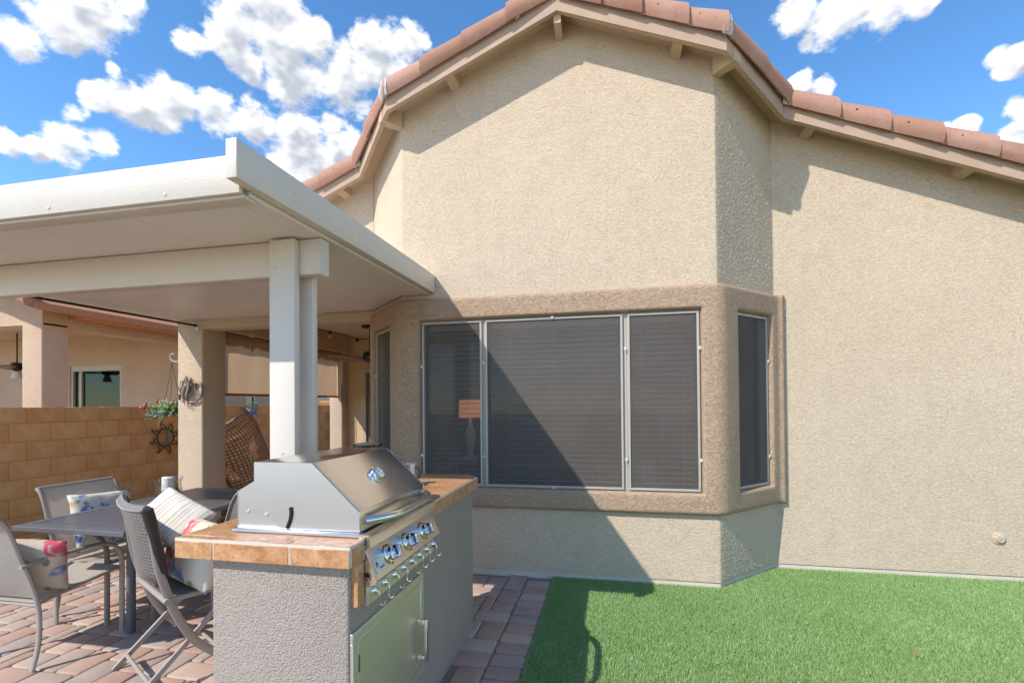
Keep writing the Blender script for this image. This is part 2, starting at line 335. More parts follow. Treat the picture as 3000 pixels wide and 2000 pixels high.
def floral(name, base, reds, second, leaf, sc=7.0, off=0.0):
    m, nt, b = new_mat(name); mp = coords(nt); ad = vmath(nt, 'ADD', mp, (off, off*.7, off*1.3)).outputs[0]
    nz = nt.nodes.new('ShaderNodeTexNoise'); nz.inputs['Scale'].default_value = 6; L(nt, ad, nz.inputs['Vector'])
    wv = vmath(nt, 'ADD', ad, None); s = nt.nodes.new('ShaderNodeVectorMath'); s.operation = 'SCALE'; L(nt, nz.outputs['Color'], s.inputs[0]); s.inputs['Scale'].default_value = .14
    L(nt, s.outputs[0], wv.inputs[1]); v = wv.outputs[0]
    c = base
    for k, (colr, thr, scl) in enumerate(((leaf, .22, sc*1.5), (second, .23, sc*1.15), (reds, .30, sc))):
        vo = nt.nodes.new('ShaderNodeTexVoronoi'); vo.inputs['Scale'].default_value = scl
        L(nt, vmath(nt, 'ADD', v, (k*3.1, k*1.7, k*.9)).outputs[0], vo.inputs['Vector'])
        sepc = nt.nodes.new('ShaderNodeSeparateColor'); L(nt, vo.outputs['Color'], sepc.inputs[0])
        on = smooth_n(nt, sepc.outputs[0], .22, .24)
        inside = math_n(nt, 'SUBTRACT', 1.0, smooth_n(nt, vo.outputs['Distance'], thr, thr+.09))
        pet = noise_n(nt, v, scl*5, 2, .5)
        f = math_n(nt, 'MULTIPLY', math_n(nt, 'MULTIPLY', inside, on), smooth_n(nt, pet, .3, .55))
        c = mix_c(nt, f, c, mix_c(nt, pet, colr, tuple(min(1, x*1.5+.05) for x in colr)))
    L(nt, c, b.inputs['Base Color']); b.inputs['Roughness'].default_value = .85; b.inputs['Specular IOR Level'].default_value = .1
    bump(nt, b, noise_n(nt, mp, 8, 3, .6), .012, .5); return m
M['floral_pink'] = floral('floral_pink_cloth', (.62, .56, .46), (.52, .06, .10), (.10, .17, .34), (.13, .17, .08), 4.6)
M['floral_blue'] = floral('floral_blue_cloth', (.62, .60, .54), (.08, .16, .42), (.55, .30, .05), (.12, .17, .07), 9, 4.0)
M['floral_back'] = floral('floral_red_cloth', (.52, .44, .36), (.42, .05, .08), (.10, .15, .30), (.13, .15, .07), 6, 9.0)
def stripe_mat():
    m, nt, b = new_mat('striped_cloth'); v = coords(nt); sx = nt.nodes.new('ShaderNodeSeparateXYZ'); L(nt, v, sx.inputs[0])
    f = math_n(nt, 'FRACT', math_n(nt, 'MULTIPLY', sx.outputs[0], 9.0))
    n = nt.nodes.new('ShaderNodeValToRGB'); cr = n.color_ramp; cr.interpolation = 'CONSTANT'
    st = [(0, (.70, .66, .57)), (.18, (.36, .40, .32)), (.24, (.70, .66, .57)), (.42, (.50, .30, .30)), (.46, (.70, .66, .57)), (.58, (.42, .42, .38)), (.62, (.72, .68, .6)), (.80, (.45, .30, .27)), (.83, (.70, .66, .57))]
    while len(cr.elements) < len(st): cr.elements.new(.5)
    for e, (p, c) in zip(cr.elements, st): e.position = p; e.color = (*c, 1)
    L(nt, f, n.inputs[0]); L(nt, n.outputs[0], b.inputs['Base Color']); b.inputs['Roughness'].default_value = .85
    bump(nt, b, noise_n(nt, v, 8, 3, .6), .012, .5); return m
M['stripe'] = stripe_mat()
M['leaf'] = plain('evergreen_leaf', (.075, .16, .06), .55); M['leaf_frost'] = plain('frosted_leaf', (.26, .36, .26), .6)
M['leaf_lime'] = plain('lime_leaf', (.22, .34, .06), .55)
M['berry'] = plain('red_berry', (.45, .02, .025), .3); M['berry_frost'] = plain('frosted_berry', (.36, .20, .22), .5)
M['pebble'] = paint('river_pebble', (.30, .22, .16), .6, None, .6, 40, .0, .4)
M['orange'] = plain('orange_wood', (.40, .13, .04), .7)
M['lampshade'] = plain('lit_lampshade', (.55, .25, .12), .8, 0, (1.0, .36, .16, .30))
M['bulb'] = plain('clear_bulb', (.75, .5, .35), .15)
M['cord'] = plain('black_cord', (.015, .013, .012), .6)
M['talavera'] = floral('talavera_glaze', (.10, .22, .42), (.55, .12, .03), (.70, .66, .55), (.02, .04, .10), 16, 2.0)
M['white_plastic'] = plain('white_plastic', (.68, .66, .62), .5)
M['neigh_tile'] = plain('neighbour_fascia', (.44, .19, .085), .8)
M['picture'] = plain('framed_print', (.17, .21, .18), .7)
M['ceil_porch'] = paint('porch_ceiling_paint', (.56, .47, .36), .8, None, .08, 20, .0)

# ------------------------------------------------------------------ mesh helpers
class MB:
    def __init__(s): s.v = []; s.f = []; s.mi = []
    def add(s, verts, faces, mi=0):
        o = len(s.v); s.v += [tuple(p) for p in verts]; s.f += [tuple(i+o for i in f) for f in faces]; s.mi += [mi]*len(faces)
    def box(s, x0, x1, y0, y1, z0, z1, mi=0):
        s.add([(x0,y0,z0),(x1,y0,z0),(x1,y1,z0),(x0,y1,z0),(x0,y0,z1),(x1,y0,z1),(x1,y1,z1),(x0,y1,z1)],
              [(0,3,2,1),(4,5,6,7),(0,1,5,4),(1,2,6,5),(2,3,7,6),(3,0,4,7)], mi)
    def prism(s, poly, axis, a0, a1, mi=0):
        """poly: 2d points, extruded along axis 'y' (poly = x,z), 'x' (poly = y,z) or 'z' (poly = x,y)"""
        n = len(poly)
        def P(p, a): return (p[0], a, p[1]) if axis == 'y' else ((a, p[0], p[1]) if axis == 'x' else (p[0], p[1], a))
        v = [P(p, a0) for p in poly]+[P(p, a1) for p in poly]
        s.add(v, [tuple(range(n)), tuple(range(2*n-1, n-1, -1))]+[(i, (i+n), (i+1) % n+n, (i+1) % n) for i in range(n)], mi)
    def tube(s, pts, r, n=8, rb=None, cap=True, mi=0, ref=None):
        """swept tube; r number or list; rb second radius for a flat oval bar"""
        pts = [Vector(p) for p in pts]; k = len(pts); rs = r if hasattr(r, '__len__') else [r]*k
        T = [(pts[min(i+1, k-1)]-pts[max(i-1, 0)]).normalized() for i in range(k)]
        up = Vector(ref) if ref else (Vector((0, 0, 1)) if abs(T[0].z) < .9 else Vector((0, 1, 0)))
        nx = (up-T[0]*up.dot(T[0])).normalized(); vs = []
        for i in range(k):
            nx = (nx-T[i]*nx.dot(T[i])).normalized(); ny = T[i].cross(nx)
            for j in range(n):
                a = 2*math.pi*j/n
                vs.append(pts[i]+nx*math.cos(a)*rs[i]+ny*math.sin(a)*(rb/r if rb and not hasattr(r, '__len__') else 1)*rs[i])
        fs = [(i*n+j, i*n+(j+1) % n, (i+1)*n+(j+1) % n, (i+1)*n+j) for i in range(k-1) for j in range(n)]
        if cap: fs += [tuple(range(n-1, -1, -1)), tuple(range((k-1)*n, k*n))]
        s.add(vs, fs, mi)
    def lathe(s, prof, c=(0, 0, 0), axis=(0, 0, 1), n=20, mi=0, cap=True):
        ax = Vector(axis).normalized(); q = Vector((0, 0, 1)).rotation_difference(ax); c = Vector(c); vs = []
        for r, z in prof:
            for j in range(n):
                a = 2*math.pi*j/n; vs.append(c+q @ Vector((r*math.cos(a), r*math.sin(a), z)))
        k = len(prof); fs = [(i*n+j, i*n+(j+1) % n, (i+1)*n+(j+1) % n, (i+1)*n+j) for i in range(k-1) for j in range(n)]
        if cap: fs += [tuple(range(n-1, -1, -1)), tuple(range((k-1)*n, k*n))]
        s.add(vs, fs, mi)
    def grid(s, fn, nu, nv, mi=0, keep=None):
        vs = [fn(i/nu, j/nv) for j in range(nv+1) for i in range(nu+1)]
        fs = [(j*(nu+1)+i, j*(nu+1)+i+1, (j+1)*(nu+1)+i+1, (j+1)*(nu+1)+i) for j in range(nv) for i in range(nu) if keep is None or keep(i, j)]
        s.add(vs, fs, mi)
    def build(s, name, mat, parent=None, smooth=None, bevel=0, bevel_seg=2, origin=None):
        me = bpy.data.meshes.new(name); vs = s.v
        if origin is not None: o_ = Vector(origin); vs = [tuple(Vector(p)-o_) for p in vs]
        me.from_pydata(vs, [], s.f)
        mats = mat if isinstance(mat, (list, tuple)) else [mat]
        for m_ in mats: me.materials.append(M[m_] if isinstance(m_, str) else m_)
        if len(mats) > 1: me.polygons.foreach_set('material_index', s.mi)
        bm = bmesh.new(); bm.from_mesh(me)
        bmesh.ops.recalc_face_normals(bm, faces=bm.faces)
        if bevel: bmesh.ops.bevel(bm, geom=[e for e in bm.edges if len(e.link_faces) == 2 and e.calc_face_angle(0) > .4], offset=bevel, segments=bevel_seg, profile=.5, affect='EDGES', clamp_overlap=True)
        bm.to_mesh(me); bm.free()
        if smooth is not None:
            me.polygons.foreach_set('use_smooth', [True]*len(me.polygons)); me.set_sharp_from_angle(angle=R(smooth))
        o = bpy.data.objects.new(name, me); COL.objects.link(o)
        if origin is not None: o.location = origin
        if parent: o.parent = parent
        return o
def box(name, x0, x1, y0, y1, z0, z1, mat, parent=None, bevel=0, seg=2):
    b = MB(); b.box(x0, x1, y0, y1, z0, z1); return b.build(name, mat, parent, 40 if bevel else None, bevel, seg)
def tube(name, pts, r, mat, parent=None, n=8, rb=None, ref=None):
    b = MB(); b.tube(pts, r, n, rb, True, 0, ref); return b.build(name, mat, parent, 40)
def empty(name, loc=(0, 0, 0), rz=0.0):
    o = bpy.data.objects.new(name, None); COL.objects.link(o); o.location = loc; o.rotation_euler = (0, 0, rz); o.empty_display_size = .1; return o
def tag(o, label, cat, group=None):
    o['label'] = label; o['category'] = cat
    if group: o['group'] = group
    return o
def struct(o): o['kind'] = 'structure'; return o
def stuff(o): o['kind'] = 'stuff'; return o
def copy_tree(o, parent=None):
    c = o.copy(); COL.objects.link(c); c.parent = parent
    for ch in list(o.children): copy_tree(ch, c)
    return c
def curve_pts(pts, n=8):
    """Catmull-Rom through the points"""
    P = [Vector(p) for p in pts]; P = [P[0]*2-P[1]]+P+[P[-1]*2-P[-2]]; out = []
    for i in range(1, len(P)-2):
        for j in range(n):
            t = j/n; a, b_, c, d = P[i-1], P[i], P[i+1], P[i+2]
            out.append(.5*((2*b_)+(c-a)*t+(2*a-5*b_+4*c-d)*t*t+(3*b_-a-3*c+d)*t**3))
    out.append(P[-2]); return out
def offset_poly(pts, d):
    """offset an open polyline (x,y) outwards (towards -y for left-to-right runs)"""
    out = []; ns = []
    for i in range(len(pts)-1):
        dx, dy = pts[i+1][0]-pts[i][0], pts[i+1][1]-pts[i][1]; l = math.hypot(dx, dy); ns.append((dy/l, -dx/l))
    for i, p in enumerate(pts):
        a = ns[max(i-1, 0)]; b_ = ns[min(i, len(ns)-1)]; k = 1+a[0]*b_[0]+a[1]*b_[1]
        out.append((p[0]+d*(a[0]+b_[0])/k, p[1]+d*(a[1]+b_[1])/k))
    return out
def round_path(pts, r, n=5, step=None):
    """rounded polyline -> list of (x, y, nx, ny, s); s measured on the sharp path"""
    out = []; s0 = 0.0; P = [Vector(p) for p in pts]
    for i in range(len(P)-1):
        d = (P[i+1]-P[i]); l = d.length; d /= l; nrm = Vector((d.y, -d.x))
        a = r if i > 0 else 0.0; b_ = l-r if i < len(P)-2 else l
        k = max(1, int((b_-a)/step)) if step else 1
        for j in range(k+1):
            t = a+(b_-a)*j/k; p = P[i]+d*t; out.append((p.x, p.y, nrm.x, nrm.y, s0+t))
        if i < len(P)-2:
            d2 = (P[i+2]-P[i+1]).normalized(); n2 = Vector((d2.y, -d2.x)); A = P[i+1]-d*r; B = P[i+1]+d2*r
            for j in range(1, n):
                t = j/n; p = A*(1-t)**2+P[i+1]*2*t*(1-t)+B*t*t; nn = (nrm*(1-t)+n2*t).normalized()
                out.append((p.x, p.y, nn.x, nn.y, s0+l-r+2*r*t))
        s0 += l
    return out
def insert_s(path, ss):
    """make sure path has samples at each s in ss (straight parts only)"""
    out = [path[0]]
    for a, b_ in zip(path, path[1:]):
        for s in sorted(ss):
            if a[4]+1e-4 < s < b_[4]-1e-4:
                t = (s-a[4])/(b_[4]-a[4]); out.append(tuple(a[k]+(b_[k]-a[k])*t for k in range(4))+(s,))
        out.append(b_)
    return out

# ================================================================== SETTING
WORLD = set()
def wempty(name, loc):
    o = empty(name, loc); WORLD.add(o.name); return o
_b0 = MB.build
def _build(s, name, mat, parent=None, *a, **k):
    o = _b0(s, name, mat, parent, *a, **k)
    if parent is not None and parent.name in WORLD: o.matrix_parent_inverse = Matrix.Translation(-parent.location)
    return o
MB.build = _build

X0, X1, YB, YW = -1.776, .8086, 3.885, 4.445
ZS, ZW0, ZW1 = .042, .722, 2.127
XA = -.38
def RZ(x): return 4.455-.4167*abs(x-XA)          # underside of the rake fascia

b = MB(); b.box(-60, 60, -60, 80, -.6, -.045); struct(b.build('ground', 'dirt'))

# ---- turf
TX0 = -.470
b = MB(); b.prism([(TX0, .3), (6.5, .3), (6.5, YW+.03), (X1+.56, YW+.03), (X1, YB+.03), (TX0, YB+.03)], 'z', -.04, -.006)
turf = struct(b.build('lawn_base', 'turf_base'))
def in_lawn(x, y):
    ok = (x > TX0) & (y < YW-.012) & (x < 6.4)
    wall = np.where(x < X1, YB, np.where(x < X1+.56, YB+(x-X1), YW))
    return ok & (y < wall-.008)
def blades(n, xr, yr, seed, hs):
    g = np.random.default_rng(seed); x = g.uniform(*xr, n); y = g.uniform(*yr, n); k = in_lawn(x, y); x, y = x[k], y[k]; n = len(x)
    h = g.uniform(.55, 1.0, n)*hs; a = g.uniform(0, 2*np.pi, n); lean = g.uniform(.15, .95, n)*h; wd = g.uniform(.0010, .0019, n)
    # artificial turf lies over towards the house a little
    ca, sa = np.cos(a), np.sin(a)
    bx, by = -sa*wd, ca*wd
    lx, ly = ca*lean, sa*lean+.004
    V = np.empty((n, 4, 3), np.float32)
    V[:, 0] = np.stack([x-bx, y-by, np.full(n, -.008)], 1); V[:, 1] = np.stack([x+bx, y+by, np.full(n, -.008)], 1)
    V[:, 2] = np.stack([x+bx*.5+lx, y+by*.5+ly, h-.006], 1); V[:, 3] = np.stack([x-bx*.5+lx, y-by*.5+ly, h-.006], 1)
    return V
TV = np.concatenate([blades(680000, (TX0, 3.3), (1.9, YW), 1, .023), blades(60000, (3.3, 6.4), (1.6, YW), 2, .034), blades(60000, (TX0, 3.2), (.6, 1.9), 3, .034)])
nb = len(TV); me = bpy.data.meshes.new('grass'); me.vertices.add(nb*4); me.vertices.foreach_set('co', TV.reshape(-1))
me.loops.add(nb*4); me.loops.foreach_set('vertex_index', np.arange(nb*4, dtype=np.int32))
me.polygons.add(nb); me.polygons.foreach_set('loop_start', (np.arange(nb)*4).astype(np.int32))
me.update(calc_edges=True); me.materials.append(M['turf'])
go_ = bpy.data.objects.new('grass', me); COL.objects.link(go_); stuff(go_); go_['label'] = 'short bright green artificial turf in front of the bay window'

# ---- paved patio
def house_free(x, y):
    if x > -2.36 and y > YB-.02-min(0, 0) and (x > X0-.02 or y > YB+(X0-x)-.03): return False
    return True
patio = struct(box('patio', -6.1, TX0-.004, .2, 7.5, -.2, -.016, 'sand'))
CELL = .0785
def paver_mesh(w, l, name):
    b = MB(); w2, l2 = w/2-.0035, l/2-.0035; c = .007
    rings = [(0, -.05), (0, -c), (.0035, -.002), (c*1.3, 0)]
    vs = []
    for ins, z in rings:
        k = .012
        for sx, sy in ((-1, -1), (1, -1), (1, 1), (-1, 1)):
            X_, Y_ = w2-ins, l2-ins
            if sx*sy > 0: vs += [(sx*X_, sy*(Y_-k), z), (sx*(X_-k), sy*Y_, z)]
            else: vs += [(sx*(X_-k), sy*Y_, z), (sx*X_, sy*(Y_-k), z)]
    n = 8; fs = [(i*n+j, i*n+(j+1) % n, (i+1)*n+(j+1) % n, (i+1)*n+j) for i in range(3) for j in range(n)]+[tuple(range(24, 32))]
    b.add(vs, fs); return vs, fs
def cam_uv(p):
    v = camo.matrix_world.inverted() @ Vector(p); d = -v.z
    if d <= .1: return None
    return v.x/d*1398.7+1500, 1165.6-v.y/d*1398.7, d
items = []
# soldier course beside the turf
y = .25
while y < 3.86:
    items.append((-.575, y+.0635, .198, .127)); y += .127
# field: modular mix of 2x2, 2x3, 3x2 and 3x3 cells
nx, ny = int((6.08-.68)/CELL), int(6.6/CELL); occ = np.zeros((nx, ny), bool); pr = random.Random(5)
fx, fy = -.676, .85
for j in range(ny):
    for i in range(nx):
        if occ[i, j]: continue
        opts = [(2, 3), (2, 3), (3, 2), (2, 2), (3, 3), (2, 3), (3, 2), (2, 2)]; pr.shuffle(opts)
        for w_, l_ in opts+[(2, 1), (1, 3), (1, 2), (1, 1)]:
            if i+w_ <= nx and j+l_ <= ny and not occ[i:i+w_, j:j+l_].any():
                occ[i:i+w_, j:j+l_] = True
                items.append((fx-(i+w_/2)*CELL, fy+(j+l_/2)*CELL, w_*CELL, l_*CELL)); break
def under_island(x, y): return -1.39 < x < -.90 and 1.5 < y < 2.9
cand = []
for it in items:
    x, y = it[0], it[1]
    if under_island(x, y) or not house_free(x, y): continue
    if x > -.9 and y > YB-.03: continue
    if x > -2.3 and y > 4.4: continue
    uv = cam_uv((x, y, 0)); vis = False; size = 0
    if uv and -60 < uv[0] < 3060 and 1150 < uv[1] < 2090:
        # hidden behind the island?
        hid = (620 < uv[0] < 1290) and y > 1.45 and x < -.88
        vis = not hid; size = it[2]*it[3]/uv[2]**3
    cand.append((vis, size, it))
cand.sort(key=lambda c: (-c[0], -c[1]))
PM = {}; mass = MB()
for k, (vis, size, (x, y, w_, l_)) in enumerate(cand):
    key = (round(w_, 4), round(l_, 4))
    dz = pr.uniform(-.0025, .0015); rz = pr.uniform(-.010, .010)
    if key not in PM:
        vs, fs = paver_mesh(w_, l_, 'paver'); mm = bpy.data.meshes.new('paver'); mm.from_pydata(vs, [], fs); mm.materials.append(M['paver'])
        mm.polygons.foreach_set('use_smooth', [True]*len(mm.polygons)); mm.set_sharp_from_angle(angle=R(50)); PM[key] = (mm, vs, fs)
    mm, vs, fs = PM[key]
    if k < 298 and vis:
        o = bpy.data.objects.new('paver', mm); COL.objects.link(o); o.parent = patio; o.location = (x, y, dz); o.rotation_euler = (pr.uniform(-.008, .008), pr.uniform(-.008, .008), rz)
    else:
        mass.add([(x+p[0], y+p[1], p[2]+dz) for p in vs], fs)
stuff(mass.build('paver_field', 'paver_mass', patio, 50))

# ================================================================== HOUSE
house = wempty('house', (0, YW, 0))
tag(house, 'tan stucco house with angled bay window and red barrel tile gable roof', 'house')
PATH = [(-2.336, 7.45), (-2.336, YW), (X0, YB), (X1, YB), (X1+.56, YW), (5.35, YW)]
S1 = 7.45-YW; S2 = S1+.56*math.sqrt(2); S3 = S2+(X1-X0); S4 = S3+.56*math.sqrt(2)
HOLES = [(S2-.680, S2-.205), (S2+(-1.597-X0), S2+(.678-X0)), (S3+.205, S3+.668)]
def sheet(name, mat, pts, r, zfun, zmid, holes, off, parent, step=None, extra=(), smooth=50):
    path = round_path(pts, r, 5, step); path = insert_s(path, [s for h in holes for s in h]+list(extra))
    zrows = None; vs = []; ns = len(path)
    zl = [zfun(p) for p in path]; rows = len(zl[0])
    for k in range(rows):
        for p, z in zip(path, zl):
            o = off(p[4], z[k]); vs.append((p[0]+p[2]*o, p[1]+p[3]*o, z[k]))
    fs = []
    for k in range(rows-1):
        for i in range(ns-1):
            sm = (path[i][4]+path[i+1][4])/2; zm = (zl[i][k]+zl[i][k+1])/2
            if ZW0 < zm < ZW1 and any(h[0] < sm < h[1] for h in holes): continue
            fs.append((k*ns+i, k*ns+i+1, (k+1)*ns+i+1, (k+1)*ns+i))
    b = MB(); b.add(vs, fs); return b.build(name, mat, parent, smooth)
sheet('wall', 'stucco', PATH, .018, lambda p: [ZS, ZW0, ZW1, min(RZ(p[0]), 4.6)+.11 if p[1] < 5 else 3.2], None, HOLES, lambda s, z: 0.0, house, None, (S2+XA-X0,))
fnd = [(-2.336, 7.45), (-2.336, YW), (X0, YB), (X1, YB), (X1+.56, YW), (5.35, YW)]
fo = offset_poly(fnd, -.009)
b = MB(); b.add([(x, y, -.06) for x, y in fo]+[(x, y, ZS+.004) for x, y in fo], [(i, i+1, i+7, i+6) for i in range(5)]); b.build('foundation', 'foundation', house)
wo_ = offset_poly(PATH, 0.0); wi_ = offset_poly(PATH, -.012)
b = MB(); b.add([(x, y, ZS) for x, y in wo_]+[(x, y, ZS+.001) for x, y in wi_], [(i, i+1, i+7, i+6) for i in range(5)]); b.build('weep_screed', 'wood_paint', house)
b = MB(); b.box(5.3, 5.45, YW+.004, 11, -.05, 2.2); b.box(-2.3, 5.3, 10.9, 11, -.05, 2.2); b.build('rear_wall', 'stucco', house)
# the chamfered face catches the sun at a grazing angle: its lace finish is modelled
def lace(z0, z1f, nu, nv):
    def fn(u, v):
        s = u*CHL; x = X1+s*.70711; y = YB+s*.70711; z = z0+(z1f(x)-z0)*v; e = min(u, 1-u, v, 1-v)
        k = mnoise.noise(Vector((s*50, z*66, 3.1)))+.55*mnoise.noise(Vector((s*110, z*140, 7.7)))
        h = .0012+.0036*max(0, min(1, (k+.25)/.6))*min(1, e*30)+.0012*mnoise.noise(Vector((s*210, z*190, 1.3)))
        return (x+.70711*h, y-.70711*h, z)
    m_ = MB(); m_.grid(fn, nu, nv); return m_
CHL = .56*math.sqrt(2)
lace(ZS+.002, lambda x: .556, 150, 100).build('wall', 'stucco', house, 180)
lace(2.318, lambda x: RZ(x)+.11, 150, 330).build('wall', 'stucco', house, 180)
# the band of darker stucco around the bay windows
TP = [(-2.336, 4.60), (-2.336, YW), (X0, YB), (X1, YB), (X1+.56, YW), (X1+.64, YW)]
T1 = 4.60-YW; dT = T1-S1; TH = [(a+dT, c+dT) for a, c in HOLES]; TL = T1+.56*math.sqrt(2)*2+(X1-X0)+.08
TZ0, TZ1, TPRO = .552, 2.322, .050
zl_ = sorted(set([TZ0, TZ1, ZW0, ZW1]+[TZ0+.004*i for i in range(1, 6)]+[TZ0+.02+.012*i for i in range(1, 4)]+[TZ1-.004*i for i in range(1, 6)]+[TZ1-.02-.012*i for i in range(1, 4)]
     + [ZW0-.004*i for i in range(1, 7)]+[ZW0-.04]+[ZW1+.004*i for i in range(1, 7)]+[ZW1+.04]+[ZW0+.004*i for i in range(1, 7)]+[ZW1-.004*i for i in range(1, 7)]+list(np.linspace(ZW0+.03, ZW1-.03, 10))))
def toff(s, z):
    e = min(z-TZ0, TZ1-z, max(TL-s, 0)*1.0)
    v = 1.0
    if e < .035: v = min(v, math.sqrt(max(0, 1-(1-e/.035)**2)))
    for a, c in TH:
        ds = max(a-s, s-c); dz = max(ZW0-z, z-ZW1)
        dd = math.hypot(max(ds, 0), max(dz, 0)) if (ds > 0 or dz > 0) else 0
        if dd < .026: v = min(v, math.sqrt(max(0, 1-(1-dd/.026)**2)))
    return TPRO*v+.001
ex = [h+k for a, c in TH for h, sg in ((a, -1), (c, 1)) for k in [sg*.004*i for i in range(1, 7)]]+[TL-.004*i for i in range(1, 9)]
sheet('window_trim', 'trim', TP, .045, lambda p: zl_, None, TH, toff, house, .06, ex, 80)

class Plane:
    """a vertical plane: s along the wall, z up, o outwards"""
    def __init__(s, p0, d): s.p = p0; s.d = d; s.n = (d[1], -d[0])
    def pt(s, a, z, o): return (s.p[0]+s.d[0]*a+s.n[0]*o, s.p[1]+s.d[1]*a+s.n[1]*o, z)
    def fbox(s, mb, a0, a1, z0, z1, o0, o1, mi=0):
        P = s.pt; mb.add([P(a0,z0,o1),P(a1,z0,o1),P(a1,z0,o0),P(a0,z0,o0),P(a0,z1,o1),P(a1,z1,o1),P(a1,z1,o0),P(a0,z1,o0)],
            [(0,3,2,1),(4,5,6,7),(0,1,5,4),(1,2,6,5),(2,3,7,6),(3,0,4,7)], mi)
q = math.sqrt(.5)
PF = Plane((X0, YB), (1, 0)); PL = Plane((-2.336, YW), (q, -q)); PR = Plane((X1, YB), (q, q))
CH = .56*math.sqrt(2)
def frame_bars(mb, P, a0, a1, z0, z1, w_, o0, o1):
    P.fbox(mb, a0, a1, z0, z0+w_, o0, o1); P.fbox(mb, a0, a1, z1-w_, z1, o0, o1)
    P.fbox(mb, a0, a0+w_, z0+w_, z1-w_, o0, o1); P.fbox(mb, a1-w_, a1, z0+w_, z1-w_, o0, o1)
def window(P, a0, a1, clips, blind=True):
    wmb = MB(); frame_bars(wmb, P, a0+.002, a1-.002, ZW0+.002, ZW1-.002, .016, -.06, .004)
    wn = wmb.build('window', 'white_frame', house)
    f = MB(); frame_bars(f, P, a0+.010, a1-.010, ZW0+.010, ZW1-.010, .017, .006, .020); f.build('screen_frame', 'white_frame', wn, 40, .002, 1)
    s = MB(); s.add([P.pt(a0+.030, ZW0+.030, .012), P.pt(a1-.030, ZW0+.030, .012), P.pt(a1-.030, ZW1-.030, .012), P.pt(a0+.030, ZW1-.030, .012)], [(0, 1, 2, 3)]); s.build('solar_screen', 'screen', wn)
    g = MB(); P.fbox(g, a0+.016, a1-.016, ZW0+.016, ZW1-.016, -.045, -.041); g.build('pane', 'pane', wn)
    for ca, cz in clips:
        c = MB(); P.fbox(c, ca-.005, ca+.005, cz-.014, cz+.014, .020, .026); P.fbox(c, ca-.013, ca+.013, cz-.004, cz+.004, .026, .031); c.build('clip', 'white_plastic', wn)
    if blind:
        bl = MB(); P.fbox(bl, a0+.04, a1-.04, ZW1-.07, ZW1-.025, -.135, -.085); blo = bl.build('window_blind', 'blind', house)
        sm = MB(); t = R(14)
        L_ = (a1-a0)-.09; a_ = a0+.045
        z = ZW0+.045; first = None
        while z < ZW1-.08:
            if first is None:
                sm.add([P.pt(a_, -.002, -.135), P.pt(a_+L_, -.002, -.135), P.pt(a_+L_, .002, -.085), P.pt(a_, .002, -.085),
                        P.pt(a_, .0005, -.135), P.pt(a_+L_, .0005, -.135), P.pt(a_+L_, .0045, -.085), P.pt(a_, .0045, -.085)],
                       [(0,3,2,1),(4,5,6,7),(0,1,5,4),(1,2,6,5),(2,3,7,6),(3,0,4,7)])
                first = sm.build('slat', 'blind', blo); first.location.z = z
            else:
                o = first.copy(); COL.objects.link(o); o.parent = blo; o.location.z = z
            z += .0435
        for u in (.15, .5, .85):
            c = MB(); P.fbox(c, a_+L_*u-.001, a_+L_*u+.001, ZW0+.04, ZW1-.03, -.083, -.081); c.build('cord', 'blind', blo)
    return wn
fx_ = lambda x: x-X0
window(PF, fx_(-1.597), fx_(-1.046), [(fx_(-1.590), .98), (fx_(-1.590), 1.74), (fx_(-1.042), .98), (fx_(-1.042), 1.76)])
window(PF, fx_(-1.036), fx_(.106), [(fx_(-.46), ZW0+.012), (fx_(-.46), ZW1-.012), (fx_(.114), .97), (fx_(.114), 1.84)])
window(PF, fx_(.124), fx_(.678), [(fx_(.671), .97), (fx_(.671), 1.83)])
window(PL, CH-.680, CH-.205, [(CH-.673, 1.7)], False)
window(PR, .205, .668, [(.661, .96), (.661, 1.75)], False)
# the room behind the bay
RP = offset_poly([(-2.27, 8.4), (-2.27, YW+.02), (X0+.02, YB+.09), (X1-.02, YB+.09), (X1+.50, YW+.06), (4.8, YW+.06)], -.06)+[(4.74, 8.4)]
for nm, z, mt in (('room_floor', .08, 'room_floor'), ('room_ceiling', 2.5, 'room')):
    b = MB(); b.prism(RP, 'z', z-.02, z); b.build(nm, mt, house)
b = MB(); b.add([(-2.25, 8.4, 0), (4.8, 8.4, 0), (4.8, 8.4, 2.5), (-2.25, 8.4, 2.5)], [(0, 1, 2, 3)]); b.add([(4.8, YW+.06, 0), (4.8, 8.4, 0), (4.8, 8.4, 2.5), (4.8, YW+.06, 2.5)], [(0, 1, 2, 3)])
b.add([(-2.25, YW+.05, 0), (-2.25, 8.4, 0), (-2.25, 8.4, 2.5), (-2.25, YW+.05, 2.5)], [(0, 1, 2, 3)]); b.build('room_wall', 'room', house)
for xa, xb in ((-1.046, -1.036), (.106, .124)):
    b = MB(); PF.fbox(b, fx_(xa)-.001, fx_(xb)+.001, ZW0+.001, ZW1-.001, -.06, .002); b.build('mullion', 'white_frame', house)

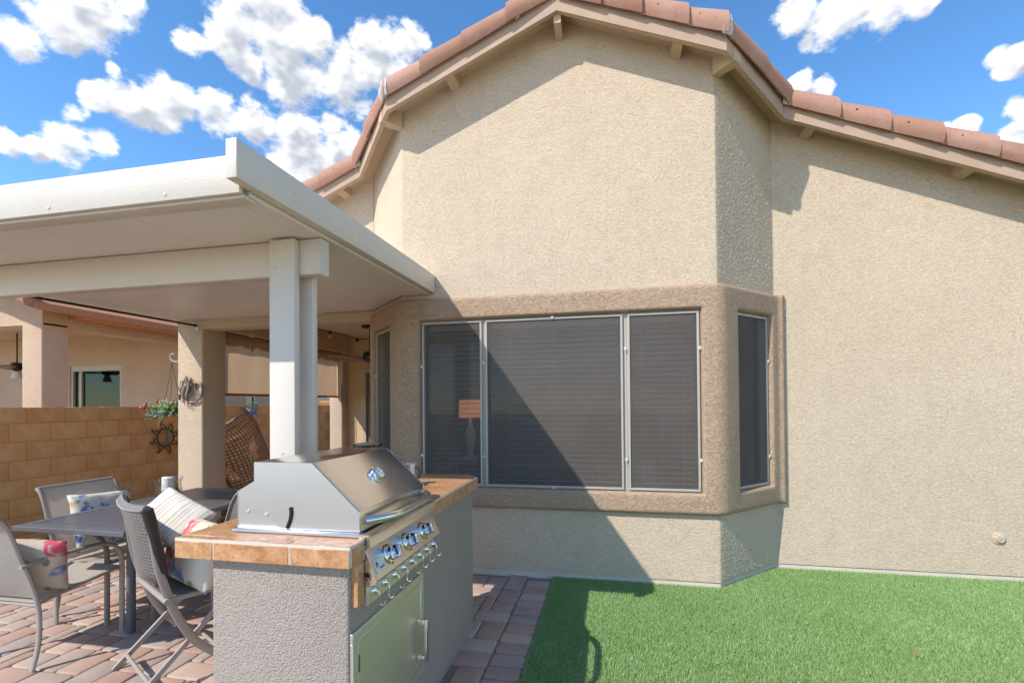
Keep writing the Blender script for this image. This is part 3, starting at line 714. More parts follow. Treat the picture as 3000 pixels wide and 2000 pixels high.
# ---- porch of the house
def rr_prism(name, x0, x1, y0, y1, z0, z1, r, mat, parent):
    pts = []
    for cx, cy, a0 in ((x1-r, y0+r, -90), (x1-r, y1-r, 0), (x0+r, y1-r, 90), (x0+r, y0+r, 180)):
        for k in range(5): a = R(a0+90*k/4); pts.append((cx+r*math.cos(a), cy+r*math.sin(a)))
    b = MB(); b.prism(pts, 'z', z0, z1); return b.build(name, mat, parent, 50)
rr_prism('porch_column', -4.72, -4.392, YW, 4.778, -.02, 2.30, .02, 'stucco', house)
b = MB(); b.prism([(-4.719, 2.265), (-2.338, 2.265), (-2.338, RZ(-2.338)+.11), (-4.719, RZ(-4.719)+.11)], 'y', YW+.002, 4.62); b.build('porch_beam', 'stucco', house)
b = MB(); b.box(-4.717, -4.394, 4.622, 7.5, 2.30, 2.64); b.build('porch_beam', 'stucco_porch_warmed', house)
b = MB(); b.box(-4.392, -2.34, 4.622, 7.5, 2.585, 2.63); b.build('porch_ceiling', 'ceil_porch', house)
b = MB(); b.box(-4.44, -4.165, 7.5, 7.6, -.02, 2.584); b.box(-4.165, -3.25, 7.5, 7.6, 2.02, 2.584); b.box(-3.25, -2.30, 7.5, 7.6, -.02, 2.584); b.build('porch_wall', 'stucco_porch_warmed', house)
rr_prism('porch_column', -4.70, -4.445, 7.34, 7.62, -.02, 2.30, .02, 'stucco', house)
dr = box('door', -4.10, -3.29, 7.53, 7.57, 0, 1.97, 'door_brown', house)
b = MB(); b.box(-4.163, -4.105, 7.49, 7.585, 0, 2.018); b.box(-3.285, -3.252, 7.49, 7.585, 0, 2.018); b.box(-4.105, -3.285, 7.49, 7.585, 1.975, 2.018); b.build('door_frame', 'white_frame', dr)
tube('conduit', curve_pts([(-4.45, 7.32, 1.75), (-4.45, 7.32, 1.2), (-4.45, 7.32, .2)], 3), .006, 'black', house, 6)
# roll-down shade with a scalloped valance
sh_o = wempty('roll_down_shade', (-4.55, 6.2, 2.3)); tag(sh_o, 'tan cloth roll-down shade with scalloped valance on the side of the porch', 'shade')
b = MB(); b.tube([(-4.50, 4.80, 2.262), (-4.50, 7.33, 2.262)], .036, 14); b.build('roller', 'shade_cloth', sh_o, 40)
b = MB(); b.box(-4.475, -4.462, 4.80, 7.33, 2.292, 2.300); b.build('track', 'white_frame', sh_o)
b = MB(); b.grid(lambda u, v: (-4.545+.006*math.sin(u*37)*math.sin(v*2.5), 4.80+u*2.53, 1.565+v*.70), 60, 8); b.build('cloth', 'shade_cloth', sh_o, 60)
b = MB(); b.grid(lambda u, v: (-4.462, 4.80+u*2.53, 2.235-(1-v)*(.075+.030*abs(math.sin(u*math.pi*9)))), 160, 2); b.build('valance', 'shade_cloth', sh_o, 60)
b = MB(); b.tube([(-4.54, 4.80, 1.555), (-4.54, 7.33, 1.555)], .016, 10); b.build('bottom_bar', 'orange', sh_o, 40)

# ---- roof
roof = None
FP = [(-4.95, YW-.225), (X0-.592, YW-.225), (X0-.032, YB-.225), (XA, YB-.225), (X1+.036, YB-.225), (X1+.596, YW-.225), (5.6, YW-.225)]
INS = offset_poly(FP, -.036)
def slab(pts, mbx):
    n = len(pts)
    v = [(x, y, RZ(x)+.092) for x, y in pts]+[(x, y, RZ(x)+.142) for x, y in pts]
    mbx.add(v, [tuple(range(n)), tuple(range(2*n-1, n-1, -1))]+[(i, i+n, (i+1) % n+n, (i+1) % n) for i in range(n)])
b = MB(); slab(INS[:4]+[(XA, 11.3), (-4.95, 11.3)], b); slab(INS[3:]+[(5.6, 11.3), (XA, 11.3)], b)
roof = b.build('roof', 'soffit', house)
# field tiles: one rolling sheet a side
def field(sign, xe):
    def fn(u, v):
        x = XA+sign*(.02+u*(xe-.02)); k = (u*(xe-.02)/.345) % 1.0
        y = 4.5+v*6.7
        return (x, y, RZ(x)+.165+.030*k+.030*abs(math.sin((y-4.5)/.30*math.pi)))
    m_ = MB(); m_.grid(fn, 60, 180); return m_
mf = field(-1, 4.55); m2 = field(1, 6.0); mf.add(m2.v, m2.f); stuff(mf.build('field_tiles', 'tile', roof, 40))
SEG = list(zip(FP, FP[1:]))
for i, (p, q_) in enumerate(SEG):
    a = p; c = q_; ai, ci = INS[i], INS[i+1]
    v = []
    g = .0012
    for (x, y), (xi, yi) in ((a, ai), (c, ci)):
        v += [(x, y, RZ(x)), (x, y, RZ(x)+.145), (xi, yi, RZ(x)+.145), (xi, yi, RZ(x))]
    m_ = MB(); m_.add(v, [(0, 1, 2, 3), (7, 6, 5, 4), (0, 4, 5, 1), (1, 5, 6, 2), (2, 6, 7, 3), (3, 7, 4, 0)]); m_.build('fascia', 'wood_paint', roof)
# lookouts under the soffit
def lookout(x, y0, y1, w_=.034, h_=.028):
    m_ = MB(); z = RZ(x)
    m_.add([(x-w_, y0, RZ(x-w_)-h_+.045), (x+w_, y0, RZ(x+w_)-h_+.045), (x+w_, y1, RZ(x+w_)-h_+.045), (x-w_, y1, RZ(x-w_)-h_+.045),
            (x-w_, y0, RZ(x-w_)+.094), (x+w_, y0, RZ(x+w_)+.094), (x+w_, y1, RZ(x+w_)+.094), (x-w_, y1, RZ(x-w_)+.094)],
           [(0,3,2,1),(4,5,6,7),(0,1,5,4),(1,2,6,5),(2,3,7,6),(3,0,4,7)])
    m_.build('lookout', 'soffit', roof, None)
for x in (-1.27, .52): lookout(x, YB-.186, YB+.05)
for x in (1.62, 2.72, 3.85, -2.62, -3.6): lookout(x, YW-.186, YW+.05)
m_ = MB(); m_.box(XA-.028, XA+.028, YB-.188, YB+.02, 4.385, 4.54); m_.build('lookout', 'soffit', roof)
for sx, (cx, cy) in ((1, (X1, YB)), (-1, (X0, YB))):
    # diagonal block at the bay corner
    m_ = MB(); pts = [(cx-sx*.02, cy-.02), (cx+sx*.10, cy-.165), (cx+sx*.165, cy-.10), (cx+sx*.02, cy+.03)]
    m_.add([(x, y, RZ(cx)-.045) for x, y in pts]+[(x, y, RZ(x)+.10) for x, y in pts], [(0, 1, 2, 3), (7, 6, 5, 4)]+[(i, i+4, (i+1) % 4+4, (i+1) % 4) for i in range(4)]); m_.build('lookout', 'soffit', roof)
# rake tiles: half barrels over the edge, each lapping the next one down the slope
XS = [(.028, .098), (.046, .130), (.050, .170), (.038, .213), (.005, .246), (-.050, .263), (-.110, .255), (-.165, .222)]
def rake_tile(p, q_, s0, s1, scale0, scale1, name='roof_tile', mat='tile', nail=True):
    d = Vector((q_[0]-p[0], q_[1]-p[1])); l = d.length; d /= l; n = Vector((d.y, -d.x)); vs = []
    for s, k in ((s0, scale0), (s0+(s1-s0)*.5, (scale0+scale1)/2), (s1, scale1)):
        x, y = p[0]+d.x*s, p[1]+d.y*s
        for t in (0, .018):
            for o_, u in XS:
                oo = (o_+.05)*k-.05; uu = .098+(u-.098)*k-(k-1)*.03
                cx, cz = -.05, .13; dl = math.hypot(oo-cx, uu-cz) or 1
                oo -= (oo-cx)/dl*t; uu -= (uu-cz)/dl*t
                vs.append((x+n.x*oo, y+n.y*oo, RZ(x)+uu))
    jx, jz = random.uniform(-.006, .006), random.uniform(-.004, .006); ja = random.uniform(-.010, .010)
    for i_, p_ in enumerate(vs):
        e_ = ja*(i_//(2*len(XS))-1); vs[i_] = (p_[0]+n.x*(jx+e_), p_[1]+n.y*(jx+e_), p_[2]+jz)
    K = len(XS); fs = []
    def I(st, t, j): return st*2*K+t*K+j
    for st in (0, 1):
        for j in range(K-1):
            fs.append((I(st,0,j), I(st+1,0,j), I(st+1,0,j+1), I(st,0,j+1))); fs.append((I(st,1,j+1), I(st+1,1,j+1), I(st+1,1,j), I(st,1,j)))
        fs.append((I(st,1,0), I(st+1,1,0), I(st+1,0,0), I(st,0,0))); fs.append((I(st,0,K-1), I(st+1,0,K-1), I(st+1,1,K-1), I(st,1,K-1)))
    for st, rev in ((0, 1), (2, 0)):
        for j in range(K-1): fs.append((I(st,0,j), I(st,0,j+1), I(st,1,j+1), I(st,1,j)))
    m_ = MB(); m_.add(vs, fs)
    if nail:
        s = s0+(s1-s0)*.42; x, y = p[0]+d.x*s, p[1]+d.y*s; k = (scale0+scale1)/2
        c = Vector((x+n.x*.047*k, y+n.y*.047*k, RZ(x)+.180)); m_.lathe([(.007, -.004), (.007, .004), (.003, .006)], c, (n.x, n.y, .25), 6, 1)
    return m_.build(name, [mat, 'black'], roof, 45)
EXP = .345
for i, (p, q_) in enumerate(SEG):
    l = math.hypot(q_[0]-p[0], q_[1]-p[1]); down_end = q_[0] > XA   # right half runs downhill to q, left half to p
    n_t = max(1, round(l/EXP)); e = l/n_t
    for k in range(n_t):
        jit = random.uniform(-.012, .012)
        if down_end:   # uphill end s0 small
            s0, s1 = k*e+(.0 if k == 0 else -.02), (k+1)*e+.035+jit if k < n_t-1 else l+.004
            rake_tile(p, q_, s0, s1, 1.0, 1.22)
        else:
            s0, s1 = (k*e-.035+jit if k > 0 else -.004), (k+1)*e+(.02 if k < n_t-1 else 0)
            rake_tile(p, q_, s0, s1, 1.22, 1.0)
def mortar(p, q_, s0, s1, k): 
    o = rake_tile(p, q_, s0, s1, k, k, 'mortar_joint', 'mortar', False)
    for v in o.data.vertices:
        nv = mnoise.noise_vector(v.co*23)*.008; v.co += nv
for i in (1, 2, 4, 5):
    p, q_ = SEG[i][0], SEG[i][1]; pp, qq = SEG[i-1]
    l = math.hypot(qq[0]-pp[0], qq[1]-pp[1]); kk = 1.08 if i in (4, 5) else 1.08
    mortar(pp, qq, l-.035, l+.022, kk+.06 if i >= 3 else 1.03); mortar(p, q_, -.022, .035, 1.03 if i >= 3 else 1.17)
mortar(SEG[2][0], SEG[2][1], math.hypot(SEG[2][1][0]-SEG[2][0][0], 0)-.32, math.hypot(SEG[2][1][0]-SEG[2][0][0], 0)-.285, 1.05)
# clean-out cap on the wall
b = MB(); b.lathe([(.050, 0), (.048, .006), (.040, .010)], (2.965, YW-.001, .332), (0, -1, 0), 22); b.lathe([(.034, .010), (.034, .018), (.030, .022)], (2.965, YW, .332), (0, -1, 0), 20); b.box(2.953, 2.978, YW-.026, YW-.020, .329, .335)
b.build('cleanout_cap', 'stucco', house, 40)

# ================================================================== PATIO COVER
cover = wempty('patio_cover', (-1.75, 2.35, 0)); tag(cover, 'cream embossed aluminium patio cover on a double post beside the house', 'patio cover')
def CZ(y): return 2.325+(y-1.74)*.0166
def yback(x): return (YB if x > X0 else (YB+(X0-x) if x > -2.336 else YW))-.004
edges = [-1.526, -1.63, -2.24, -2.85, -3.46, -4.07, -4.738]
for a, c in zip(edges, edges[1:]):
    xs = sorted([c+.0015, a-.0015]+[k for k in (X0, -2.336) if c < k < a]); pts = [(c+.0015, 1.79), (a-.0015, 1.79)]+[(x, yback(x)) for x in reversed(xs)]
    m_ = MB(); n = len(pts); m_.add([(x, y, CZ(y)) for x, y in pts]+[(x, y, CZ(y)+.075) for x, y in pts], [tuple(range(n)), tuple(range(2*n-1, n-1, -1))]+[(i, i+n, (i+1) % n+n, (i+1) % n) for i in range(n)])
    m_.build('roof_panel', 'ceiling', cover, None, .003, 1)
b = MB(); b.prism([(1.655, 2.343), (3.878, 2.369), (3.878, 2.525), (1.655, 2.506)], 'x', -1.524, -1.471); b.build('side_fascia', 'cover_y', cover, 40, .004, 2)
b = MB(); b.prism([(1.655, 2.343), (4.44, 2.372), (4.44, 2.53), (1.655, 2.506)], 'x', -4.795, -4.740); b.build('side_fascia', 'cover_y', cover, 40, .004, 2)
b = MB(); b.box(-4.739, -1.525, 1.730, 1.752, 2.318, 2.482); b.build('front_fascia', 'cover', cover, 40, .003, 2)
b = MB(); b.box(-4.739, -1.525, 1.752, 1.83, 2.305, 2.322); b.build('gutter', 'cover', cover, 40, .003, 2)
b = MB(); b.box(-4.735, -1.549, 2.330, 2.406, 2.135, 2.330); b.build('beam', 'cover', cover, 40, .006, 2)
b = MB(); b.box(-1.549, -1.541, 2.326, 2.410, 2.131, 2.331); b.build('beam_cap', 'cover', cover, 40, .002, 1)
b = MB(); b.box(-1.822, -1.668, 2.281, 2.328, -.01, 2.322); b.build('post', 'cover_y', cover, 40, .004, 2)
b = MB(); b.box(-1.822, -1.645, 2.409, 2.456, -.01, 2.322); b.build('post', 'cover_y', cover, 40, .004, 2)
def screw(x, y, z, ax): m_ = MB(); m_.lathe([(.008, 0), (.007, .003), (.003, .004)], (x, y, z), ax, 10); m_.build('screw', 'cover', cover, 40)
for z in (1.93, 1.16): screw(-1.745, 2.281, z, (0, -1, 0))
for x, z in ((-1.79, 2.27), (-1.71, 2.275), (-1.79, 2.17), (-1.71, 2.175)): screw(x, 2.281, z, (0, -1, 0))
for y in (2.02, 2.62, 3.25, 3.62): screw(-1.471, y, 2.43+(y-1.65)*.01, (1, 0, 0))
for x in (-1.9, -2.55): screw(x, 1.730, 2.345, (0, -1, 0))
# flashing where the cover meets the bay
fl = offset_poly([(-2.9, YW), (-2.336, YW), (X0, YB), (-1.53, YB)], .018); fl2 = [(-2.9, YW), (-2.336, YW), (X0, YB), (-1.53, YB)]
b = MB(); b.add([(x, y, CZ(y)-.004) for x, y in fl]+[(x, y, CZ(y)-.004) for x, y in fl2], [(i, i+1, i+5, i+4) for i in range(3)]); b.build('flashing', 'white_frame', cover)
rod = wempty('curtain_rod', (-4.47, 3.2, 2.31)); tag(rod, 'thin black rod under the outer edge of the patio cover', 'rod')
tube('pole', [(-4.62, 1.9, 2.312), (-4.445, 4.425, 2.300)], .011, 'black', rod, 8)
b = MB(); b.lathe([(.016, 0), (.016, .02), (.008, .03)], (-4.446, 4.40, 2.300), (0, 1, 0), 10); b.build('end_cap', 'black', rod, 40)
b = MB(); b.box(-4.47, -4.425, YW-.018, YW-.002, 2.255, 2.295); b.build('bracket', 'white_plastic', rod)

# ================================================================== BLOCK FENCE
fence = wempty('block_wall', (-6.15, 5, 0)); tag(fence, 'tan concrete block garden wall along the side of the patio', 'wall')
box('mortar_core', -6.235, -6.105, .8, 9.55, -.05, 1.410, 'block_joint', fence)
bm_ = MB(); bm_.box(-.074, .074, 0, .3690, 0, .1925); b0 = bm_.build('block', 'block', fence, 40, .004, 1)
bl0 = b0; usedb = False
for k in range(8):
    zt = 1.42-.0 if k == 0 else 1.2535-.197*(k-1)-.0045
    z = 1.2535 if k == 0 else zt-.1925
    y = (3.938 if k % 2 == 0 else 3.785)-.375*8
    while y < 9.2:
        o = bl0 if not usedb else bl0.copy()
        if usedb: COL.objects.link(o); o.parent = fence; o.matrix_parent_inverse = bl0.matrix_parent_inverse
        usedb = True
        o.location = (-6.174+random.uniform(-.0015, .0015), y+.003, z); o.scale.z = (.1665/.1925 if k == 0 else 1.0)
        y += .375
b = MB(); b.box(-6.32, -6.02, 9.56, 9.95, -.05, 1.46); b.box(-6.34, -6.0, 9.54, 9.97, 1.46, 1.50); b.build('end_pillar', 'block', fence, 40, .006, 1)
gate = wempty('garden_gate', (-5.7, 9.9, 0)); tag(gate, 'black metal garden gate past the end of the block wall', 'gate')
for x in (-6.0, -5.2): tube('post', [(x, 9.9, 0), (x, 9.9, 1.15)], .02, 'black', gate, 6)
for z in (.1, 1.13): tube('rail', [(-6.0, 9.9, z), (-5.2, 9.9, z)], .012, 'black', gate, 6)
for k in range(1, 7): tube('bar', [(-6.0+k*.114, 9.9, .1), (-6.0+k*.114, 9.9, 1.13)], .007, 'black', gate, 6)

# ================================================================== NEIGHBOUR
nb_ = wempty('neighbour_house', (-8.5, 7, 0)); tag(nb_, 'pinkish tan stucco neighbouring house with open porch beyond the block wall', 'house')
NX, NY = -7.75, 5.177
def rc(n_, *a, mat='stucco_neighbour'): return box(n_, *a, mat, nb_)
rr_prism('porch_column', NX-.365, NX, NY, NY+.338, -.05, 2.60, .02, 'stucco_neighbour', nb_)
b = MB(); b.prism([(NX, 2.575), (NX, 2.80), (NX-3.2, 4.0), (NX-3.2, 2.575)], 'y', NY+.004, NY+.33); b.build('gable_wall', 'stucco_neighbour', nb_)
rc('porch_beam', NX-.33, NX-.004, NY+.332, 7.7, 2.565, 2.80)
rc('porch_wall', -14, NX-3.3, 7.6, 7.75, -.05, 3.0)
b = MB(); b.box(NX-3.3, -10.66, 7.6, 7.75, -.05, 3.0); b.box(-10.66, -9.38, 7.6, 7.75, 2.235, 3.0); b.box(-9.38, NX+.0, 7.6, 7.75, -.05, 3.0); b.build('porch_wall', 'stucco_neighbour', nb_)
rc('side_wall', NX-.2, NX-.004, 7.752, 8.95, -.05, 2.79); rc('side_wall', NX-.2, NX-.004, 9.26, 12.0, -.05, 2.79); rc('side_wall', NX-.2, NX-.004, 8.95, 9.26, 1.66, 2.79)
rc('porch_ceiling', -14, NX-.33, NY+.33, 7.6, 2.81, 2.85)
b = MB(); b.prism([(NX+.42, 2.70), (NX+.42, 2.80), (NX-3.6, 4.32), (NX-3.6, 4.22)], 'y', NY-.35, 14); b.build('roof', 'neigh_tile', nb_)
b = MB(); b.prism([(NX+.40, 2.695), (NX-.3, 2.695), (NX-.3, 2.80), (NX+.40, 2.80)], 'y', NY+.34, 13.9); b.build('eave', 'neigh_tile', nb_)
for k in range(9):
    m_ = MB(); x = NX+.40-k*.36
    m_.tube([(x, NY-.37, 2.83+k*.136), (x-.37, NY-.37, 2.95+k*.136)], [.11, .09], 10); m_.build('roof_tile', 'tile', nb_, 40)
sd = MB(); sd.box(-10.66, -10.60, 7.62, 7.72, .0, 2.235); sd.box(-9.44, -9.38, 7.62, 7.72, 0, 2.235); sd.box(-10.60, -9.44, 7.62, 7.72, 2.13, 2.235); sd.box(-10.46, -10.40, 7.63, 7.70, 0, 2.13)
sdo = sd.build('sliding_door', 'white_frame', nb_); g_ = MB(); g_.box(-10.60, -9.44, 7.665, 7.670, .0, 2.13); g_.build('pane', 'pane_green', sdo)
rc('room_wall', -14.5, -8.3, 9.6, 9.7, -.05, 2.8, mat='picture'); rc('room_ceiling', -14.5, -8.3, 7.76, 9.6, 2.6, 2.7, mat='picture')
rc('room_side', -14.6, -14.5, 7.76, 9.6, -.05, 2.6, mat='room'); rc('room_side', -8.3, -8.2, 7.76, 9.6, -.05, 2.6, mat='room')
pf = wempty('framed_print', (-12.5, 9.55, 1.55)); tag(pf, 'square black framed print seen through the neighbour sliding door', 'picture')
b = MB(); P9 = Plane((-13.38, 9.58), (1, 0))
frame_bars(b, P9, .60, 1.20, 1.545, 2.075, .075, 0, .03); b.build('frame', 'black', pf)
b = MB(); P9.fbox(b, .675, 1.125, 1.62, 2.0, .0, .012); b.build('mat_board', 'picture', pf); b = MB(); P9.fbox(b, .80, 1.0, 1.71, 1.91, .012, .018); b.build('print', 'black', pf)
nw = MB(); PNW = Plane((NX-.004, 8.95), (0, 1)); PNW.n = (1, 0)
frame_bars(nw, PNW, .0, .31, .9, 1.66, .05, -.06, .01); nwo = nw.build('window', 'white_frame', nb_); g_ = MB(); PNW.fbox(g_, .05, .26, .95, 1.61, -.03, -.02); g_.build('pane', 'glass_dark', nwo)
nw = MB(); PNW = Plane((NX+.0, 11.45), (0, 1)); PNW.n = (1, 0)
frame_bars(nw, PNW, .0, .75, .9, 1.62, .05, .001, .03); nwo = nw.build('window', 'white_frame', nb_); g_ = MB(); PNW.fbox(g_, .05, .70, .95, 1.57, .002, .012); g_.build('pane', 'glass_dark', nwo)
def ceiling_fan(root, c, r, blade_mat, zc, light):
    m_ = MB(); m_.tube([(c[0], c[1], zc), (c[0], c[1], c[2]+.05)], .012, 8); m_.build('down_rod', 'black', root, 40)
    m_ = MB(); m_.lathe([(.03, .10), (.085, .08), (.10, .03), (.09, -.03), (.04, -.06)], c, (0, 0, 1), 16); m_.build('motor', 'black', root, 40)
    for k in range(5):
        a = R(72*k+20); d = Vector((math.cos(a), math.sin(a), 0)); n = Vector((-d.y, d.x, 0)); cc = Vector(c)
        m_ = MB(); pts = [cc+d*.12+n*.03, cc+d*.22+n*.06+Vector((0, 0, .01)), cc+d*r+n*.065+Vector((0, 0, .012)), cc+d*(r+.02), cc+d*r-n*.065-Vector((0, 0, .012)), cc+d*.22-n*.06-Vector((0, 0, .01)), cc+d*.12-n*.03]
        t = Vector((0, 0, .006)); n_ = len(pts); m_.add([p+t for p in pts]+[p-t for p in pts], [tuple(range(n_)), tuple(range(2*n_-1, n_-1, -1))]+[(i, i+n_, (i+1) % n_+n_, (i+1) % n_) for i in range(n_)]); m_.build('blade', blade_mat, root)
    if light:
        m_ = MB(); m_.lathe([(.02, -.06), (.05, -.07), (.09, -.20), (.085, -.20), (.04, -.08)], c, (0, 0, 1), 16, 0, False); m_.build('lamp_shade', 'white_plastic', root, 40)
nf = wempty('neighbour_fan', (-10.95, 6.85, 2.81)); nf.name = 'ceiling_fan'; WORLD.add(nf.name); tag(nf, 'brown ceiling fan with cream lamp in the neighbouring porch', 'ceiling fan')
ceiling_fan(nf, (-10.85, 6.85, 2.16), .58, 'door_brown', 2.81, True)

# ================================================================== GRILL ISLAND
isl = wempty('grill_island', (-1.15, 2.2, 0)); tag(isl, 'grey stucco outdoor kitchen island with brown tile counter', 'grill island')
rr_prism('base', -1.414, -.872, 1.470, 2.945, -.01, .885, .012, 'stucco_island', isl)
CX0, CX1, CY0, CY1, CT, CB = -1.538, -.846, 1.435, 3.042, .950, .878
def chx(o): return [(CX0+o, CY0+o), (CX1-o, CY0+o), (CX1-o, 2.963-o*.4), (-.933-o*.4, CY1-o), (CX0+o, CY1-o)]
b = MB(); b.prism(chx(.0015), 'z', CB+.002, CT-.0015); ct = b.build('counter', 'grout', isl)
def clip_tile(x0, x1, y0, y1):
    """cut a tile by the chamfered corner line through (CX1,2.963)-(-.933,CY1)"""
    a, c = Vector((CX1, 2.963)), Vector((-.933, CY1)); dd = (c-a).normalized(); nn = Vector((-dd.y, dd.x))
    if nn.dot(Vector((-1.2, 2.0))-a) < 0: nn = -nn
    poly = [Vector(p) for p in ((x0, y0), (x1, y0), (x1, y1), (x0, y1))]; out = []
    for p, q_ in zip(poly, poly[1:]+poly[:1]):
        fp, fq = nn.dot(p-a)-.004, nn.dot(q_-a)-.004
        if fp >= 0: out.append(p)
        if fp*fq < 0: out.append(p+(q_-p)*(fp/(fp-fq)))
    return [(p.x, p.y) for p in out]
gx = [CX0, -1.376, -1.074, CX1]; gy = [CY0, 1.475+.0, 1.78, 2.08, 2.385, 2.69, CY1]; GP = .0026
for xa, xb in zip(gx, gx[1:]):
    for ya, yb in zip(gy, gy[1:]):
        if xa > -1.39 and ya > 1.52 and yb < 2.16 and xb < -.84 and xa > -1.38+.001: continue   # the grill drops in here
        po = clip_tile(xa+GP, xb-GP, ya+GP, yb-GP)
        if len(po) < 3: continue
        m_ = MB(); m_.prism(po, 'z', CT-.008, CT+random.uniform(-.0004, .0006)); m_.build('tile', 'counter_tile', ct, 40, .0015, 1)
def edge_tile(x0, x1, y0, y1): m_ = MB(); m_.box(x0, x1, y0, y1, CB, CT-.011); m_.build('edge_tile', 'counter_tile', ct, 40, .0015, 1)
for xa, xb in zip(gx, gx[1:]): edge_tile(xa+GP, xb-GP, CY0-.001, CY0+.010)
ye = [CY0+.012, 1.528, 2.165, 2.47, 2.75, 2.958]
for k, (ya, yb) in enumerate(zip(ye, ye[1:])):
    if k == 1: continue
    edge_tile(CX1-.010, CX1+.001, ya+GP, yb-GP)
for ya, yb in zip(gy, gy[1:]): edge_tile(CX0-.001, CX0+.010, max(ya, CY0+.012)+GP, yb-GP)
b = MB(); pa, pb_ = Vector((CX1, 2.963)), Vector((-.933, CY1)); n_ = Vector((.66, .75))*.004
b.add([(pa.x+n_.x, pa.y+n_.y, CB), (pb_.x+n_.x, pb_.y+n_.y, CB), (pb_.x-n_.x, pb_.y-n_.y, CB), (pa.x-n_.x, pa.y-n_.y, CB), (pa.x+n_.x, pa.y+n_.y, CT-.011), (pb_.x+n_.x, pb_.y+n_.y, CT-.011), (pb_.x-n_.x, pb_.y-n_.y, CT-.011), (pa.x-n_.x, pa.y-n_.y, CT-.011)],
      [(0,3,2,1),(4,5,6,7),(0,1,5,4),(1,2,6,5),(2,3,7,6),(3,0,4,7)]); b.build('edge_tile', 'counter_tile', ct)
box('trim_tile', -.876, -.848, 1.488, 1.531, .728, .876, 'counter_tile', isl, .002, 1)
# access door
ad = MB(); PD = Plane((-.872, 1.478), (0, 1)); PD.n = (1, 0)
frame_bars(ad, PD, 0, .622, .185, .642, .034, -.004, .010); ado = ad.build('access_door', 'steel_door', isl, 40, .002, 1)
b = MB(); PD.fbox(b, .036, .586, .221, .606, -.002, .008); b.build('door_panel', 'steel_door', ado, 40, .002, 1)
for z_ in (.50, .26): b = MB(); PD.fbox(b, .028, .040, z_, z_+.06, .008, .014); b.build('hinge', 'steel', ado)
h0 = .545
b = MB(); 
for z in (.285, .445): PD.fbox(b, h0-.010, h0+.010, z-.011, z+.011, .010, .046)
PD.fbox(b, h0-.011, h0+.011, .272, .458, .046, .060); b.build('handle', 'chrome', ado, 40, .003, 2)

# ================================================================== GRILL
gr = wempty('barbecue_grill', (-1.1, 1.85, .95)); tag(gr, 'stainless steel gas barbecue with sloped hood built into the tile counter', 'grill')
GY0, GY1 = 1.550, 2.140
hp = [(-1.305, 1.210), (-1.063, 1.210), (-.876, 1.040), (-.872, .968), (-1.190, .966), (-1.305, 1.035)]
b = MB(); b.prism(hp, 'y', GY0+.003, GY1-.003); hood = b.build('hood', 'steel', gr, 30, .003, 2)
for y0, y1, nm in ((GY0-.002, GY0+.0025, 1), (GY1-.0025, GY1+.002, 0)):
    b = MB(); b.prism([(x*.998-.002, z) for x, z in hp], 'y', y0, y1); b.build('end_panel', 'steel_side', hood, 40, .0012, 1)
b = MB()   # curved guide slot and bolts
sl = curve_pts([(-1.148, GY0-.0025, 1.048), (-1.146, GY0-.0025, 1.025), (-1.151, GY0-.0025, 1.0), (-1.163, GY0-.0025, .972)], 5)
b.tube(sl, .0075, 8, None); b.build('guide_slot', 'black', hood, 40)
for x, z, r in ((-1.251, 1.017, .009), (-1.16, .972, .004)):
    b = MB(); b.lathe([(r, 0), (r, .003), (r*.5, .006)], (x, GY0-.002, z), (0, -1, 0), 10); b.build('bolt', 'chrome', hood, 40)
b = MB(); b.prism([(-1.379, .958), (-1.379, 1.098), (-1.303, 1.140), (-1.10, 1.03), (-1.10, .958)], 'y', GY0+.004, GY0+.008)
b.prism([(-1.379, .958), (-1.379, 1.098), (-1.303, 1.140), (-1.10, 1.03), (-1.10, .958)], 'y', GY1-.008, GY1-.004); b.box(-1.381, -1.377, GY0+.004, GY1-.004, .958, 1.10); b.build('back_shield', 'steel_side', gr)
b = MB(); b.lathe([(.006, 0), (.006, .003), (.003, .005)], (-1.334, GY0+.004, 1.025), (0, -1, 0), 10); b.build('bolt', 'chrome', gr, 40)
b = MB(); b.box(-1.388, -.868, GY0-.016, GY0+.02, .951, .966); b.box(-1.388, -.868, GY1-.02, GY1+.016, .951, .966); b.box(-1.388, -1.35, GY0+.02, GY1-.02, .951, .966); b.build('flange', 'steel_side', gr, 40, .003, 1)
b = MB(); b.box(-1.34, -.90, GY0+.01, GY1-.01, .80, .967); b.build('firebox', 'steel_side', gr)
# handle and thermometer on the hood
hpts = curve_pts([(-.868, 1.575, 1.004), (-.838, 1.606, 1.004), (-.806, 1.668, 1.004), (-.797, 1.74, 1.004), (-.797, 1.95, 1.004), (-.806, 2.022, 1.004), (-.838, 2.084, 1.004), (-.868, 2.112, 1.004)], 5)
b = MB(); b.tube(hpts, .0165, 14); b.build('handle', 'steel', hood, 60)
TN = Vector((.677, 0, .736)); tcx = Vector((-.967, 1.845, 1.1225))
b = MB(); b.lathe([(.034, 0), (.036, .010), (.034, .020), (.029, .022), (.028, .018)], tcx, TN, 24); th = b.build('thermometer', 'chrome', hood, 35)
b = MB(); b.lathe([(.0275, .0185), (.001, .0188)], tcx, TN, 20, 0, False); b.build('dial', 'white_plastic', th)
b = MB(); tA = Vector((0, 1, 0)); tB = TN.cross(tA)
for k in range(9):
    a = R(-120+30*k); p = tcx+TN*.0195+(tA*math.sin(a)+tB*math.cos(a))*.021; p2 = tcx+TN*.0195+(tA*math.sin(a)+tB*math.cos(a))*.017; b.tube([p, p2], .0007, 4)
p2 = tcx+TN*.0195; b.tube([p2, p2+tA*.014+tB*.010], .0009, 4); b.build('dial_marks', 'black', th)
